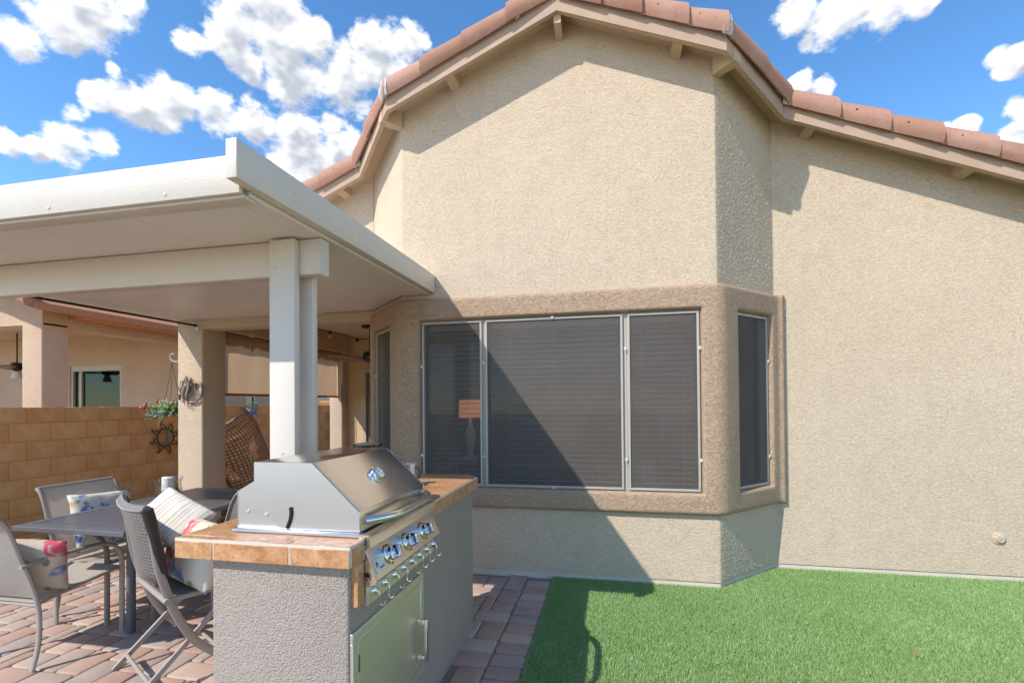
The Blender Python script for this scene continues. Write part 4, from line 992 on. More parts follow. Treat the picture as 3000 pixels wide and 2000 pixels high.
# front lip and sloping control panel
PY0, PY1 = 1.532, 2.160
b = MB(); b.prism([(-.868, .950), (-.868, .962), (-.829, .962), (-.826, .956), (-.826, .918), (-.832, .918), (-.834, .950)], 'y', PY0+.003, PY1-.003); b.build('drip_lip', 'steel', gr, 30, .001, 1)
pp = [(-.870, .945), (-.848, .945), (-.846, .908), (-.801, .806), (-.806, .797), (-.838, .787), (-.870, .787)]
b = MB(); b.prism(pp, 'y', PY0+.004, PY1-.004); cp = b.build('control_panel', 'steel', gr, 30, .0015, 1)
for y0, y1 in ((PY0, PY0+.005), (PY1-.005, PY1)):
    b = MB(); b.prism([(-.871, .964), (-.831, .964), (-.832, .925), (-.846, .907), (-.8005, .806), (-.807, .794), (-.838, .7845), (-.871, .7845)], 'y', y0, y1); b.build('side_plate', 'steel', cp)
b = MB()
for k in range(3): b.tube([(-.848, PY0-.0008, .930+.010*k), (-.840, PY0-.0008, .936+.010*k)], .0018, 6)
b.build('vent_slots', 'black', cp)
def palm(mb, c, ax, ay, s, nrm, r=.0016):
    c = Vector(c); ax = Vector(ax); ay = Vector(ay); o_ = Vector(nrm)*.0006
    mb.tube([c+ax*(-.1*s)-ay*(.55*s)+o_, c+ax*(-.12*s)-ay*(.2*s)+o_, c+o_], [r*1.3, r, r], 5)
    for a in (10, 50, 95, 135, 170, 215, -35):
        d = ax*math.cos(R(a))+ay*math.sin(R(a)); mb.tube([c+o_, c+d*s*.3+ay*s*.08+o_, c+d*s*.6-ay*s*.06+o_], [r*.6, r*1.3, r*.5], 5)
b = MB(); palm(b, (-.837, PY0, .822), (1, 0, 0), (0, 0, 1), .030, (0, -1, 0), .0018); b.build('palm_cutout', 'black', cp)
for x, z in ((-.861, .946), (-.861, .816)):
    b = MB(); b.lathe([(.0055, 0), (.0045, .003), (.002, .004)], (x, PY0, z), (0, -1, 0), 10); b.build('bolt', 'chrome', cp, 40)
FN = Vector((.915, 0, .405)); FU = Vector((-.405, 0, .915)); FR = Vector((0, 1, 0)); FC = Vector((-.8235, 0, .857))
b = MB(); lc = FC+Vector((0, 1.585, 0))-FU*.012
b.add([lc+FR*sx*.034+FU*sy*.024+FN*o_ for o_ in (0, .002) for sx, sy in ((-1, -1), (1, -1), (1, 1), (-1, 1))], [(0,3,2,1),(4,5,6,7),(0,1,5,4),(1,2,6,5),(2,3,7,6),(3,0,4,7)]); lg = b.build('logo_plate', 'white_plastic', cp)
b = MB(); palm(b, lc-FR*.017+FU*.006+FN*.0022, FR, FU, .020, FN, .0008)
sq = [lc+FN*.0026+FR*(-.006+.0025*k)+FU*(-.010+.004*math.sin(k*2.2)) for k in range(14)]; b.tube(sq, .0009, 5); b.build('logo_print', 'black', lg)
def knob(y):
    c = FC+Vector((0, y, 0)); m_ = MB(); m_.lathe([(.037, 0), (.038, .004), (.034, .009), (.027, .010), (.027, .012)], c, FN, 24); m_.build('knob_bezel', 'chrome', cp, 35)
    m_ = MB(); m_.lathe([(.0265, .012), (.0255, .022), (.016, .026), (.015, .030)], c, FN, 20); k_ = m_.build('knob', 'chrome', cp, 35)
    a = (FR*math.cos(R(62))+FU*math.sin(R(62))); s_ = FN.cross(a); m_ = MB()
    m_.add([c+FN*h+a*x+s_*t for h, kk in ((.020, 1.0), (.052, .82)) for x, t in ((-.026*kk, -.0075*kk), (.026*kk, -.0075*kk), (.026*kk, .0075*kk), (-.026*kk, .0075*kk))], [(0,3,2,1),(4,5,6,7),(0,1,5,4),(1,2,6,5),(2,3,7,6),(3,0,4,7)]); m_.build('knob_grip', 'chrome', k_, 40, .003, 2)
for y in (1.672, 1.838, 2.005): knob(y)
box('hook_rail', -.872, -.858, 1.565, 2.215, .700, .783, 'steel_door', gr, .001, 1)
# magnetic hooks, each one a thing
WHERE = ['nearest the end of the counter', 'second along from the counter end', 'third along from the counter end', 'fourth along from the counter end', 'fourth from the far end of the row', 'third from the far end of the row', 'second from the far end of the row', 'last at the far end']
for k in range(8):
    yk = 1.612+.0835*k; hk = empty('magnetic_hook', (-.858, yk, .742)); tag(hk, 'small chrome magnetic hook under the grill knobs, '+WHERE[k], 'hook', 'magnetic hooks under the grill')
    b = MB(); b.lathe([(.0165, 0), (.0175, .006), (.014, .012), (.006, .016), (.004, .022)], (0, 0, 0), (1, 0, 0), 16); b.build('magnet', 'chrome', hk, 35)
    sw = random.uniform(-.3, .3); pts = curve_pts([(.020, 0, .001), (.026, sw*.01, -.018), (.024, sw*.02, -.036), (.026, sw*.03+.001, -.050), (.033, sw*.03+.004, -.056), (.041, sw*.03+.008, -.050), (.043, sw*.03+.009, -.040)], 4)
    b = MB(); b.tube(pts, .0019, 6); b.build('wire', 'chrome', hk, 60)
# small things on the counter behind the hood
tr = wempty('glass_lidded_pot', (-1.30, 2.42, .95)); tag(tr, 'round pot with a flat glass lid behind the grill hood', 'pot')
b = MB(); b.lathe([(.055, .0), (.06, .03), (.058, .20), (.05, .215)], (-1.30, 2.42, .951), (0, 0, 1), 20); b.build('body', 'steel', tr, 40)
b = MB(); b.lathe([(.072, .232), (.080, .238), (.080, .252), (.074, .256), (.070, .250)], (-1.30, 2.42, .951), (-.04, -.06, 1), 28); lid = b.build('lid', 'glass_dark', tr, 35)
b = MB(); b.lathe([(.069, .251), (.03, .262), (.002, .266)], (-1.30, 2.42, .951), (-.04, -.06, 1), 24, 0, False); b.build('lid_glass', 'steel_side', tr, 60)
cu = wempty('steel_tumbler', (-1.13, 2.62, .95)); tag(cu, 'small grey steel tumbler on the tile counter past the hood', 'cup')
b = MB(); b.lathe([(.030, 0), (.036, .12), (.033, .12), (.027, .01)], (-1.155, 2.62, .951), (0, 0, 1), 18); b.build('body', 'steel_side', cu, 40); tube('handle', curve_pts([(-1.119, 2.62, 1.05), (-1.098, 2.62, 1.04), (-1.096, 2.62, 1.0), (-1.121, 2.62, .985)], 4), .004, 'black', cu, 6)
br = wempty('grill_brush', (-1.2, 2.5, .95)); tag(br, 'black bristle grill brush standing behind the hood', 'brush')
b = MB(); b.box(-1.235, -1.185, 2.49, 2.52, 1.03, 1.125); b.build('brush_head', 'black', br, None, .004, 1); tube('handle', [(-1.21, 2.505, .952), (-1.21, 2.505, 1.03)], .012, 'black', br, 8)
for k in range(6): tube('bristle', [(-1.185, 2.495+.004*k, 1.04+.014*k), (-1.165, 2.495+.004*k, 1.036+.014*k)], .003, 'black', br, 5)

# ================================================================== TABLE
tb = wempty('patio_table', (-3.065, 2.82, 0)); tag(tb, 'dark grey slatted metal patio table', 'table')
TXa, TXb, TYa, TYb, TZ = -3.475, -2.655, 2.165, 3.470, .722
fw = .066
def fbar(pts):
    m_ = MB(); m_.prism(pts, 'z', TZ-.028, TZ); m_.build('frame_rail', 'table', tb, 40, .003, 1)
fbar([(TXa, TYa), (TXb, TYa), (TXb-fw, TYa+fw), (TXa+fw, TYa+fw)]); fbar([(TXa, TYb), (TXa+fw, TYb-fw), (TXb-fw, TYb-fw), (TXb, TYb)])
fbar([(TXa, TYa+.001), (TXa+fw-.001, TYa+fw), (TXa+fw-.001, TYb-fw), (TXa, TYb-.001)]); fbar([(TXb, TYa+.001), (TXb, TYb-.001), (TXb-fw+.001, TYb-fw), (TXb-fw+.001, TYa+fw)])
ym = .5*(TYa+TYb); box('frame_rail', TXa+fw+.001, TXb-fw-.001, ym-.035, ym+.035, TZ-.026, TZ-.001, 'table', tb, .003, 1)
ns_ = 13; sw_ = (TXb-TXa-2*fw)/ns_
for y0, y1 in ((TYa+fw+.006, ym-.040), (ym+.040, TYb-fw-.006)):
    s0 = None
    for k in range(ns_):
        x = TXa+fw+sw_*(k+.5)
        if s0 is None: m_ = MB(); m_.box(-sw_/2+.0045, sw_/2-.0045, y0, y1, TZ-.016, TZ-.002); s0 = m_.build('slat', 'table', tb, 40, .0025, 1); s0.location.x = x
        else:
            o = s0.copy(); COL.objects.link(o); o.parent = tb; o.matrix_parent_inverse = s0.matrix_parent_inverse; o.location.x = x
for x, y in ((-2.972, 2.470), (-3.16, 2.785), (-2.972, 3.215), (-3.158, 3.215)):
    m_ = MB(); m_.tube([(x, y, 0), (x, y, TZ-.02)], .026, 12, .022); m_.build('leg', 'table', tb, 40)
for y in (2.47, 3.215): box('apron', -3.30, -2.83, y-.012, y+.012, TZ-.06, TZ-.027, 'table', tb)
# hurricane candle
hc = wempty('hurricane_candle', (-3.155, 2.90, TZ)); tag(hc, 'glass hurricane vase with white candle and pebbles on the slatted table', 'candle holder')
VX, VY = -3.150, 2.893
b = MB(); b.lathe([(.075, .003), (.078, .010), (.045, .016), (.04, .028), (.080, .045), (.086, .08), (.078, .12), (.078, .15), (.092, .182), (.089, .182), (.075, .15), (.075, .12), (.083, .08), (.077, .048), (.02, .034)], (VX, VY, TZ), (0, 0, 1), 28, 0, False); b.build('vase', 'jar', hc, 60)
b = MB(); b.lathe([(.041, .05), (.041, .182), (.036, .187), (.010, .185)], (VX, VY, TZ), (0, 0, 1), 20); b.build('candle', 'candle', hc, 40)
tube('wick', [(VX, VY, TZ+.184), (VX+.002, VY, TZ+.196)], .0012, 'black', hc, 5)
pm = MB(); 
for k in range(110):
    a = random.uniform(0, 6.283); rr = random.uniform(.045, .070); z = random.uniform(.046, .098); s = random.uniform(.006, .010)
    m_ = [(VX+rr*math.cos(a)+s*x, VY+rr*math.sin(a)+s*y, TZ+z+s*.7*zz_) for x, y, zz_ in ((1,0,0),(-1,0,0),(0,1,0),(0,-1,0),(0,0,1),(0,0,-1))]
    pm.add(m_, [(0,2,4),(2,1,4),(1,3,4),(3,0,4),(2,0,5),(1,2,5),(3,1,5),(0,3,5)])
stuff(pm.build('pebbles', 'pebble', hc, 180))

# ================================================================== CHAIRS
def sling_chair(label):
    ch = empty('sling_chair'); tag(ch, label, 'chair', 'sling armchairs around the table'); W = .245
    for s in (-1, 1):
        x = s*W
        tube('rear_leg', curve_pts([(x, -.240, 0), (x, -.212, .12), (x, -.205, .24), (x, -.215, .36), (x, -.252, .50), (x, -.300, .64), (x, -.338, .76), (x, -.372, .83), (x, -.405, .862)], 4), .0155, 'chair_frame', ch, 10, .0105, (1, 0, 0))
        tube('arm', curve_pts([(x*1.06, -.305, .578), (x*1.06, -.15, .586), (x*1.06, .03, .590), (x*1.06, .12, .582), (x*1.06, .185, .555), (x*1.06, .225, .505), (x*1.06, .237, .44), (x*1.06, .238, .30)], 4)+[Vector((x*1.06, .238, 0))], .0175, 'chair_frame', ch, 10, .011, (1, 0, 0))
        tube('seat_rail', curve_pts([(x*.97, .235, .402), (x*.97, .10, .388), (x*.97, -.08, .368), (x*.97, -.215, .352)], 3), .011, 'chair_frame', ch, 8)
    tube('stretcher', [(-W*1.05, .232, .395), (W*1.05, .232, .395)], .012, 'chair_frame', ch, 8)
    tube('stretcher', [(-W, -.214, .345), (W, -.214, .345)], .010, 'chair_frame', ch, 8)
    tube('top_rail', [(-W, -.402, .860), (W, -.402, .860)], .013, 'chair_frame', ch, 8)
    m_ = MB(); m_.grid(lambda u, v: ((u-.5)*2*W*.955, .245-.47*v, .412-.05*v-.022*math.sin(math.pi*u)*math.sin(math.pi*min(1, v*1.05))+.0), 10, 12)
    o = m_.build('seat_sling', 'sling', ch, 60)
    bp = curve_pts([(0, -.205, .378), (0, -.235, .46), (0, -.285, .60), (0, -.330, .74), (0, -.368, .83), (0, -.400, .866)], 4)
    def bf(u, v):
        t = v*(len(bp)-1); i = min(int(t), len(bp)-2); p = bp[i].lerp(bp[i+1], t-i); return ((u-.5)*2*W*.955, p.y-.028*math.sin(math.pi*u)*math.sin(math.pi*v), p.z)
    m_ = MB(); m_.grid(bf, 10, 16); m_.build('back_sling', 'sling', ch, 60)
    return ch
chA = sling_chair('taupe sling armchair at the end of the table with a red flowered pillow'); chA.location = (-3.31, 2.237, 0); chA.rotation_euler.z = R(1)
chB = copy_tree(chA); chB.location = (-3.455, 2.79, 0); chB.rotation_euler.z = R(-92); chB['label'] = 'taupe sling armchair beside the block wall with a blue flowered pillow'
chD = copy_tree(chA); chD.location = (-2.76, 2.905, 0); chD.rotation_euler.z = R(91); chD['label'] = 'taupe sling armchair between the table and the grill island'

def pillow(name, label, loc, size, rot, mat):
    w_, h_, t_ = size
    def side(sg):
        def fn(u, v):
            a, c = 2*u-1, 2*v-1
            px, pz = math.copysign(abs(a)**.92, a), math.copysign(abs(c)**.92, c)
            k = max(0, (1-abs(a)**2.6)*(1-abs(c)**2.6))**.55
            pinch = 1-.06*(1-abs(a*c))*0-.05*(abs(a)**4)*(1-abs(c)**2)-.05*(abs(c)**4)*(1-abs(a)**2)
            wr = mnoise.noise(Vector((a*2.1+loc[0]*9, c*2.1, sg*3.0)))*.10
            return (px*w_/2*pinch, sg*t_/2*k*(1+wr)+(.004*mnoise.noise(Vector((a*5, c*5, loc[1])))), pz*h_/2*pinch)
        return fn
    m_ = MB(); m_.grid(side(1), 20, 20); m_.grid(side(-1), 20, 20)
    o = m_.build(name, mat, None, 80); o.location = loc; o.rotation_euler = rot
    bm = bmesh.new(); bm.from_mesh(o.data); bmesh.ops.remove_doubles(bm, verts=bm.verts, dist=.0008); bmesh.ops.recalc_face_normals(bm, faces=bm.faces); bm.to_mesh(o.data); bm.free()
    o.data.polygons.foreach_set('use_smooth', [True]*len(o.data.polygons))
    pts = [(math.copysign(1, math.cos(a))*min(1, abs(math.cos(a))*1.3)*w_/2*.985, 0, math.copysign(1, math.sin(a))*min(1, abs(math.sin(a))*1.3)*h_/2*.985) for a in [2*math.pi*k/48 for k in range(49)]]
    return tag(o, label, 'pillow')
pillow('throw_pillow', 'cream pillow with red flowers leaning in the armchair at the table end', (-3.145, 2.075, .545), (.30, .33, .12), (R(20), R(8), R(28)), 'floral_back')
pillow('throw_pillow', 'white pillow with blue and yellow flowers in the armchair by the block wall', (-3.60, 2.80, .610), (.44, .40, .13), (R(18), R(-4), R(-90)), 'floral_blue')

# ---- folding chair with woven seat and back
bc = empty('folding_chair', (-2.394, 2.105, 0), R(-28)); tag(bc, 'folding chair with dark grey woven seat and back beside the island', 'chair')
def weave_panel(fn, nrm, nu, nv, amp):
    """twill: short overlapping strands over a dark gap-shade sheet"""
    m_ = MB(); m_.grid(lambda u, v: fn(u, v), 10, 10, 1); N_ = Vector(nrm)  # dark sheet: shade between the strands put into colour
    for j in range(nv):
        for i in range(nu):
            u0 = (i+.5*(j % 2))/nu; u1 = u0+1.15/nu; v0 = (j+.02)/nv; v1 = (j+1.15)/nv; u1 = min(u1, 1); v1 = min(v1, 1)
            if u0 > .985: continue
            A, B = Vector(fn(u0, v1 if i % 1 == 0 else v0)), Vector(fn(u1, v0)); mid = (A+B)/2+N_*amp; d = (B-A); s_ = N_.cross(d).normalized()*(1/nv*.155)
            m_.add([A+N_*.001, A.lerp(mid, .5)+s_+N_*amp*.45, mid+s_, mid.lerp(B, .5)+s_+N_*amp*.45, B+N_*.001, mid.lerp(B, .5)-s_+N_*amp*.45, mid-s_, A.lerp(mid, .5)-s_+N_*amp*.45, mid+N_*amp*.35],
                   [(0, 1, 8), (1, 2, 8), (2, 3, 8), (3, 4, 8), (4, 5, 8), (5, 6, 8), (6, 7, 8), (7, 0, 8)], 0)
    return m_
def bk(u, v):
    w_ = .212+.030*v-.05*max(0, .12-v)/.12
    x = (u-.5)*2*w_; y = -.005-.055*v-.02*(v**3)-.035*(1-(2*u-1)**2)*.8; z = .520+.385*v+.012*(2*u-1)**2*v
    return (x, y, z)
for sg, nm in ((-1, 'back_weave'), (1, 'back_weave')):
    f2 = (lambda u, v, s_=sg: (bk(u, v)[0], bk(u, v)[1]+s_*.012, bk(u, v)[2]))
    weave_panel(f2, (0, sg, 0), 15, 22, .006).build('back_weave', ['wicker_grey', 'wicker_dark'], bc, 60)
top = [(bk(u/14, 1)) for u in range(15)]; b = MB(); b.tube(top, .020, 10); 
for k in range(30):
    u = k/30; p = Vector(bk(u, 1)); p2 = Vector(bk(min(1, u+.03), 1)); b.tube([p+Vector((0, -.022, -.008)), p+Vector((.004, 0, .022)), p2+Vector((0, .022, -.008))], .005, 5)
b.build('top_roll', 'wicker_grey', bc, 60)
for s in (-1, 1):
    b = MB(); b.tube([Vector(bk(.5+.5*s, v/8)) for v in range(9)], .026, 8); b.build('side_roll', 'wicker_dark', bc, 60)
def stf(u, v): return ((u-.5)*.47, .005+.40*v, .452-.014*math.sin(math.pi*u)*math.sin(math.pi*v))
weave_panel(stf, (0, 0, 1), 18, 16, .007).build('seat_weave', ['wicker_grey', 'wicker_dark'], bc, 60)
weave_panel(lambda u, v: (stf(u, v)[0], stf(u, v)[1], stf(u, v)[2]-.014), (0, 0, -1), 18, 16, .004).build('seat_weave', ['wicker_grey', 'wicker_dark'], bc, 60)
for y in (.0, .408): tube('seat_rail', [(-.262, y, .447), (.262, y, .447)], .0155, 'chair_frame', bc, 10)
for s in (-1, 1): tube('seat_rail', [(s*.236, .0, .446), (s*.236, .408, .446)], .012, 'chair_frame', bc, 8)
for s in (-1, 1):
    x = s*.232
    tube('back_leg', curve_pts([(x, -.062, .84), (x, -.03, .62), (x, .000, .50), (x, .045, .36), (x, .13, .20), (x, .25, .08), (x, .36, 0)], 5), .020, 'chair_frame', bc, 8, .010, (0, 1, .5))
    tube('front_leg', curve_pts([(x*.93, .340, .440), (x*.93, .20, .30), (x*.93, .02, .13), (x*.93, -.12, 0)], 4), .016, 'chair_frame', bc, 8, .009, (0, 1, -.5))
tube('stretcher', [(-.232, -.065, .06), (.232, -.065, .06)], .010, 'chair_frame', bc, 8)
tube('stretcher', [(-.24, .29, .055), (.24, .29, .055)], .010, 'chair_frame', bc, 8)
cr_, sr_ = math.cos(R(-28)), math.sin(R(-28))
def cl(x, y, z): return (-2.394+cr_*x-sr_*y, 2.105+sr_*x+cr_*y, z)
pillow('throw_pillow', 'cream cushion with big pink flowers on the folding woven chair', (-2.245, 2.215, .630), (.48, .36, .15), (R(-12), R(4), R(-20)), 'floral_pink')
pillow('throw_pillow', 'pale striped pillow lying on top of the pink flowered cushion', (-2.395, 2.23, .800), (.36, .27, .10), (R(-48), R(25), R(2)), 'stripe')

# ---- open rattan armchair on the porch
ra = wempty('rattan_chair', (-4.4, 5.25, 0)); tag(ra, 'brown open weave rattan chair tipped up behind the porch column', 'chair')
tilt = R(29); RC = Vector((-4.40, 5.14, .80)); ex_ = Vector((math.cos(tilt), .15, math.sin(tilt))).normalized(); ez_ = Vector((-math.sin(tilt), .10, math.cos(tilt))).normalized(); ey_ = ez_.cross(ex_).normalized()
if ey_.y < 0: ey_ = -ey_
def rs(s, t, o=0.0):
    wv = .30*(1-.18*max(0, .35-t)/.35); dep = .20*(1-(2*s)**2)*math.sin(math.pi*min(1, .25+.65*t)) + .10*max(0, t-.85)/.15*-1
    return RC+ex_*(2*s*wv)+ez_*((t-.5)*.86)+ey_*(dep-.12+o)
for k in range(16):
    s = -.5+k/15
    b = MB(); b.tube([rs(s, t/16) for t in range(17)], .0075, 4, .003, True, 0, tuple(ex_)); b.build('upright_strip', 'wicker_brown', ra)
for k in range(20):
    t = .02+.92*k/19
    b = MB(); b.tube([rs(-.5+s/12, t, .006 if k % 2 else -.006) for s in range(13)], .0065, 4, .003, True, 0, tuple(ez_)); b.build('cross_strip', 'wicker_brown', ra)
b = MB(); b.tube([rs(-.5+s/14, 1.0) for s in range(15)], .019, 8)
for k in range(26): p = rs(-.5+k/25, 1.0); b.tube([p-ey_*.024-ez_*.004, p+ez_*.022, p+ey_*.024-ez_*.004], .006, 5)
b.build('top_rim', 'wicker_rim', ra, 60)
b = MB(); b.tube([rs(-.5+s/14, .93, -.03) for s in range(15)], .013, 6); b.build('top_rim', 'wicker_rim', ra, 60)
for s in (-.5, .5): b = MB(); b.tube([rs(s, t/12) for t in range(13)], .020, 8); b.build('side_rim', 'wicker_brown', ra, 60)
b = MB(); b.tube([rs(-.5+s/14, 0) for s in range(15)], .020, 8); b.build('bottom_rim', 'wicker_rim', ra, 60)
for s, t in ((-.4, .02), (.4, .02), (-.1, .1), (.3, .3)): p = rs(s, t); tube('leg', [p, (p.x+.05, p.y+.12, 0)], .018, 'wicker_brown', ra, 8)

# ================================================================== DECORATION
# hanging basket
hb = wempty('hanging_basket', (-4.97, 4.60, 1.27)); tag(hb, 'hanging coir basket of frosted greenery and red berries by the porch column', 'hanging basket')
HX, HY = -4.955, 4.60
b = MB(); b.lathe([(.02, -.10), (.07, -.085), (.105, -.04), (.118, .0), (.108, .002), (.06, -.03)], (HX, HY, 1.325), (0, 0, 1), 20); b.build('coir_bowl', 'coir', hb, 60)
b = MB()
for k in range(40):
    a = random.uniform(0, 6.28); p = Vector((HX+.10*math.cos(a), HY+.10*math.sin(a), 1.325-random.uniform(.0, .08))); b.tube([p, p+Vector((math.cos(a)*.03, math.sin(a)*.03, -.02)), p+Vector((math.cos(a)*.03, math.sin(a)*.03, -.07))], .0012, 4)
stuff(b.build('coir_fibre', 'coir', hb))
def sprig(mb, p, d, l, n, r, mi):
    p = Vector(p); d = Vector(d).normalized(); side = d.cross(Vector((random.uniform(-1, 1), random.uniform(-1, 1), random.uniform(-1, 1)))).normalized(); tip = p+d*l-Vector((0, 0, l*.25))
    for k in range(n):
        t = (k+1)/n; c = p.lerp(tip, t)
        for sg in (-1, 1):
            e = (d*.6+side*sg+Vector((random.uniform(-.4, .4), random.uniform(-.4, .4), random.uniform(-.3, .5)))).normalized()*r*random.uniform(.7, 1.2); w_ = e.cross(d).normalized()*r*.22
            mb.add([c, c+e*.5+w_, c+e, c+e*.5-w_], [(0, 1, 2, 3)], mi)
for nm, mt, cnt in (('foliage', 'leaf', 75), ('foliage', 'leaf_frost', 80), ('foliage', 'leaf_lime', 34)):
    b = MB()
    for k in range(cnt):
        a = random.uniform(0, 6.28); el = random.uniform(-.15, 1.35); 
        if mt == 'leaf_lime': a = random.uniform(-2.2, -.6); el = random.uniform(.3, 1.0)
        sprig(b, (HX+.05*math.cos(a), HY+.05*math.sin(a), 1.335), (math.cos(a)*math.cos(el), math.sin(a)*math.cos(el), math.sin(el)+.12), random.uniform(.11, .24), 10, .032, 0)
    stuff(b.build(nm, mt, hb))
for k in range(16):
    a = random.uniform(0, 6.28); r = random.uniform(.03, .14); z = 1.40+random.uniform(.0, .10)
    if k < 9: a = -2.3+random.uniform(-.5, .5); r = .17+random.uniform(-.03, .02); z = 1.42+random.uniform(-.025, .03)
    m_ = MB(); m_.lathe([(.004, -.015), (.014, -.008), (.017, 0), (.014, .008), (.004, .015)], (HX+r*math.cos(a), HY+r*math.sin(a)-.14, z), (0, 0, 1), 8); m_.build('berry', 'berry' if k % 4 else 'berry_frost', hb, 90)
for dx, dy in ((-.10, -.03), (.06, -.08), (.04, .09)): tube('chain', [(HX+dx, HY+dy, 1.33), (HX+.0, HY, 1.93)], .0028, 'rust', hb, 5)
hkk = wempty('plant_hook', (-4.73, 4.60, 1.95)); tag(hkk, 'curled pale metal plant hook on the porch column', 'hook')
tube('arm', curve_pts([(-4.722, 4.60, 2.01), (-4.80, 4.60, 1.955), (-4.88, 4.60, 1.930), (-4.955, 4.60, 1.945), (-4.985, 4.60, 1.99), (-4.96, 4.60, 2.025), (-4.925, 4.60, 2.01)], 5), .007, 'white_frame', hkk, 6); box('plate', -4.728, -4.718, 4.585, 4.615, 1.97, 2.05, 'white_frame', hkk)

# metal sun on the block wall
sn = wempty('metal_sun', (-6.09, 5.55, .98)); tag(sn, 'rusty metal sun with wavy rays on the block wall', 'wall ornament')
SCN = Vector((-6.082, 5.545, .985))
def sp(a, r, o=0.0): return SCN+Vector((o, math.cos(a)*r, math.sin(a)*r))
b = MB(); b.tube([sp(2*math.pi*k/28, .122) for k in range(29)], .0085, 6); b.build('ring', 'rust', sn, 60)
for k in range(8):
    a = 2*math.pi*k/8+.2; m_ = MB()
    m_.tube(curve_pts([sp(a-.30, .125), sp(a-.12, .165), sp(a+.10, .205), sp(a+.02, .245), sp(a+.16, .215), sp(a+.22, .165), sp(a+.30, .125)], 4), .0065, 6); m_.build('ray', 'rust', sn, 60)
b = MB(); b.tube(curve_pts([sp(-1.9, .12, .01), sp(-1.2, .07, .012), sp(.2, .03, .014), sp(1.2, .07, .014), sp(1.5, .105, .012)], 5), [.006+.014*math.sin(math.pi*k/20) for k in range(21)], 7)
b.tube(curve_pts([sp(1.3, .05, .02), sp(2.2, .07, .02), sp(2.6, .11, .015)], 4), .004, 5); b.tube([sp(-1.2, .06, .015), sp(-2.0, .08, .015), sp(-2.4, .12, .01)], .005, 5); b.tube([sp(1.5, .10, .012), sp(1.75, .135, .01), sp(1.4, .14, .01)], .004, 5)
b.build('figure', 'pewter', sn, 60)

# metal geckos on the column
gk = wempty('metal_geckos', (-4.55, 4.43, 1.58)); tag(gk, 'grey metal gecko ornament with a curled tail on the porch column', 'wall ornament')
GC = Vector((-4.555, YW-.022, 1.575))
def gp(x, z, o=0.0): return GC+Vector((x, -o, z))
b = MB(); b.tube(curve_pts([gp(-.01, -.095), gp(.04, -.115), (gp(.11, -.105)), gp(.165, -.05), gp(.182, .02), gp(.165, .075), gp(.12, .098), gp(.085, .075), gp(.092, .03), gp(.118, -.03), gp(.128, -.065)], 5), [.010+.003*math.sin(math.pi*k/50) if k < 36 else .010-.0005*(k-36) for k in range(51)], 8); b.build('tail', 'pewter', gk, 60)
def gecko(pts, w_):
    P_ = curve_pts(pts, 5); n = len(P_); rad = [w_*(.45+.75*math.sin(math.pi*min(1, k/n*1.25))**.8) if k < n*.8 else w_*(.75*(1-(k/n-.8)*2.2)) for k in range(n)]
    m_ = MB(); m_.tube(P_, [max(.003, r) for r in rad], 8)
    for f, sg in ((.28, 1), (.28, -1), (.62, 1), (.62, -1)):
        i = int(f*n); d = (P_[i+1]-P_[i-1]).normalized(); s_ = Vector((-d.z, 0, d.x))*sg; p = P_[i]
        k_ = p+s_*w_*2.4+d*w_*.8; m_.tube([p, k_, k_+d*w_*2.0+s_*w_*.5], w_*.32, 5)
        for t in (-.7, 0, .7): e = k_+d*w_*2.0+s_*w_*.5; m_.tube([e, e+(d+s_*t).normalized()*w_*1.3], w_*.16, 4)
    m_.build('gecko', 'pewter', gk, 60)
gecko([gp(-.045, -.09, .008), gp(-.05, -.03, .01), gp(-.03, .04, .012), gp(.0, .09, .012), gp(-.01, .165, .012)], .021)
gecko([gp(-.005, -.09, .02), gp(.005, -.04, .02), gp(.025, .03, .02), (gp(.03, .09, .02)), gp(.060, .150, .02)], .018)
gecko([gp(-.08, -.03, .006), gp(-.085, .02, .008), gp(-.065, .06, .01), gp(-.06, .125, .01)], .015)
b = MB()
for k in range(9):
    a = random.uniform(2.0, 4.2); p = gp(-.07+.03*math.cos(a), -.06+.04*math.sin(a), .006); b.tube([p, p+Vector((-.04*random.random()-.01, 0, random.uniform(-.03, .03)))], [.010, .003], 5)
b.build('leaf', 'rust', gk, 60)
b = MB()
for x, z, w_, h_ in ((-.055, -.150, .06, .045), (.0, -.185, .065, .055)):
    b.tube([gp(x, z+h_), gp(x+w_, z+h_), gp(x+w_*.85, z), gp(x+w_*.15, z), gp(x, z+h_)], .0022, 5); b.tube([gp(x-.005, z+h_), gp(x-.005, z+h_+.012), gp(x+w_+.005, z+h_+.012), gp(x+w_+.005, z+h_)], .0022, 5)
b.tube([gp(.01+.006*k, -.155+(.006 if k % 2 else -.006)) for k in range(8)], .0018, 4); b.build('pots', 'rust', gk)

# glazed pot on the block wall
po = wempty('glazed_pot', (-5.98, 7.06, 1.3)); tag(po, 'small blue painted pot of succulents hung on the block wall', 'flower pot')
b = MB(); b.lathe([(.05, 0), (.072, .05), (.086, .11), (.092, .13), (.08, .132), (.07, .10)], (-5.985, 7.06, 1.245), (0, 0, 1), 22); b.build('pot', 'talavera', po, 60)
b = MB(); b.lathe([(.078, .112), (.002, .116)], (-5.985, 7.06, 1.245), (0, 0, 1), 16, 0, False); b.build('soil', 'room_floor', po)
b = MB()
for k in range(14):
    c = Vector((-5.97+random.uniform(-.07, .07), 7.06+random.uniform(-.09, .10), 1.385+random.uniform(-.02, .06)))
    for j in range(12):
        a = j*2.4; e = .25+.07*j; d = Vector((math.cos(a), math.sin(a), 0))*(.033-.0018*j)+Vector((0, 0, .012+.002*j)); s_ = Vector((-math.sin(a), math.cos(a), 0))*.009
        b.add([c, c+d*.6+s_, c+d, c+d*.6-s_], [(0, 1, 2, 3)])
stuff(b.build('succulents', 'leaf_frost', po))
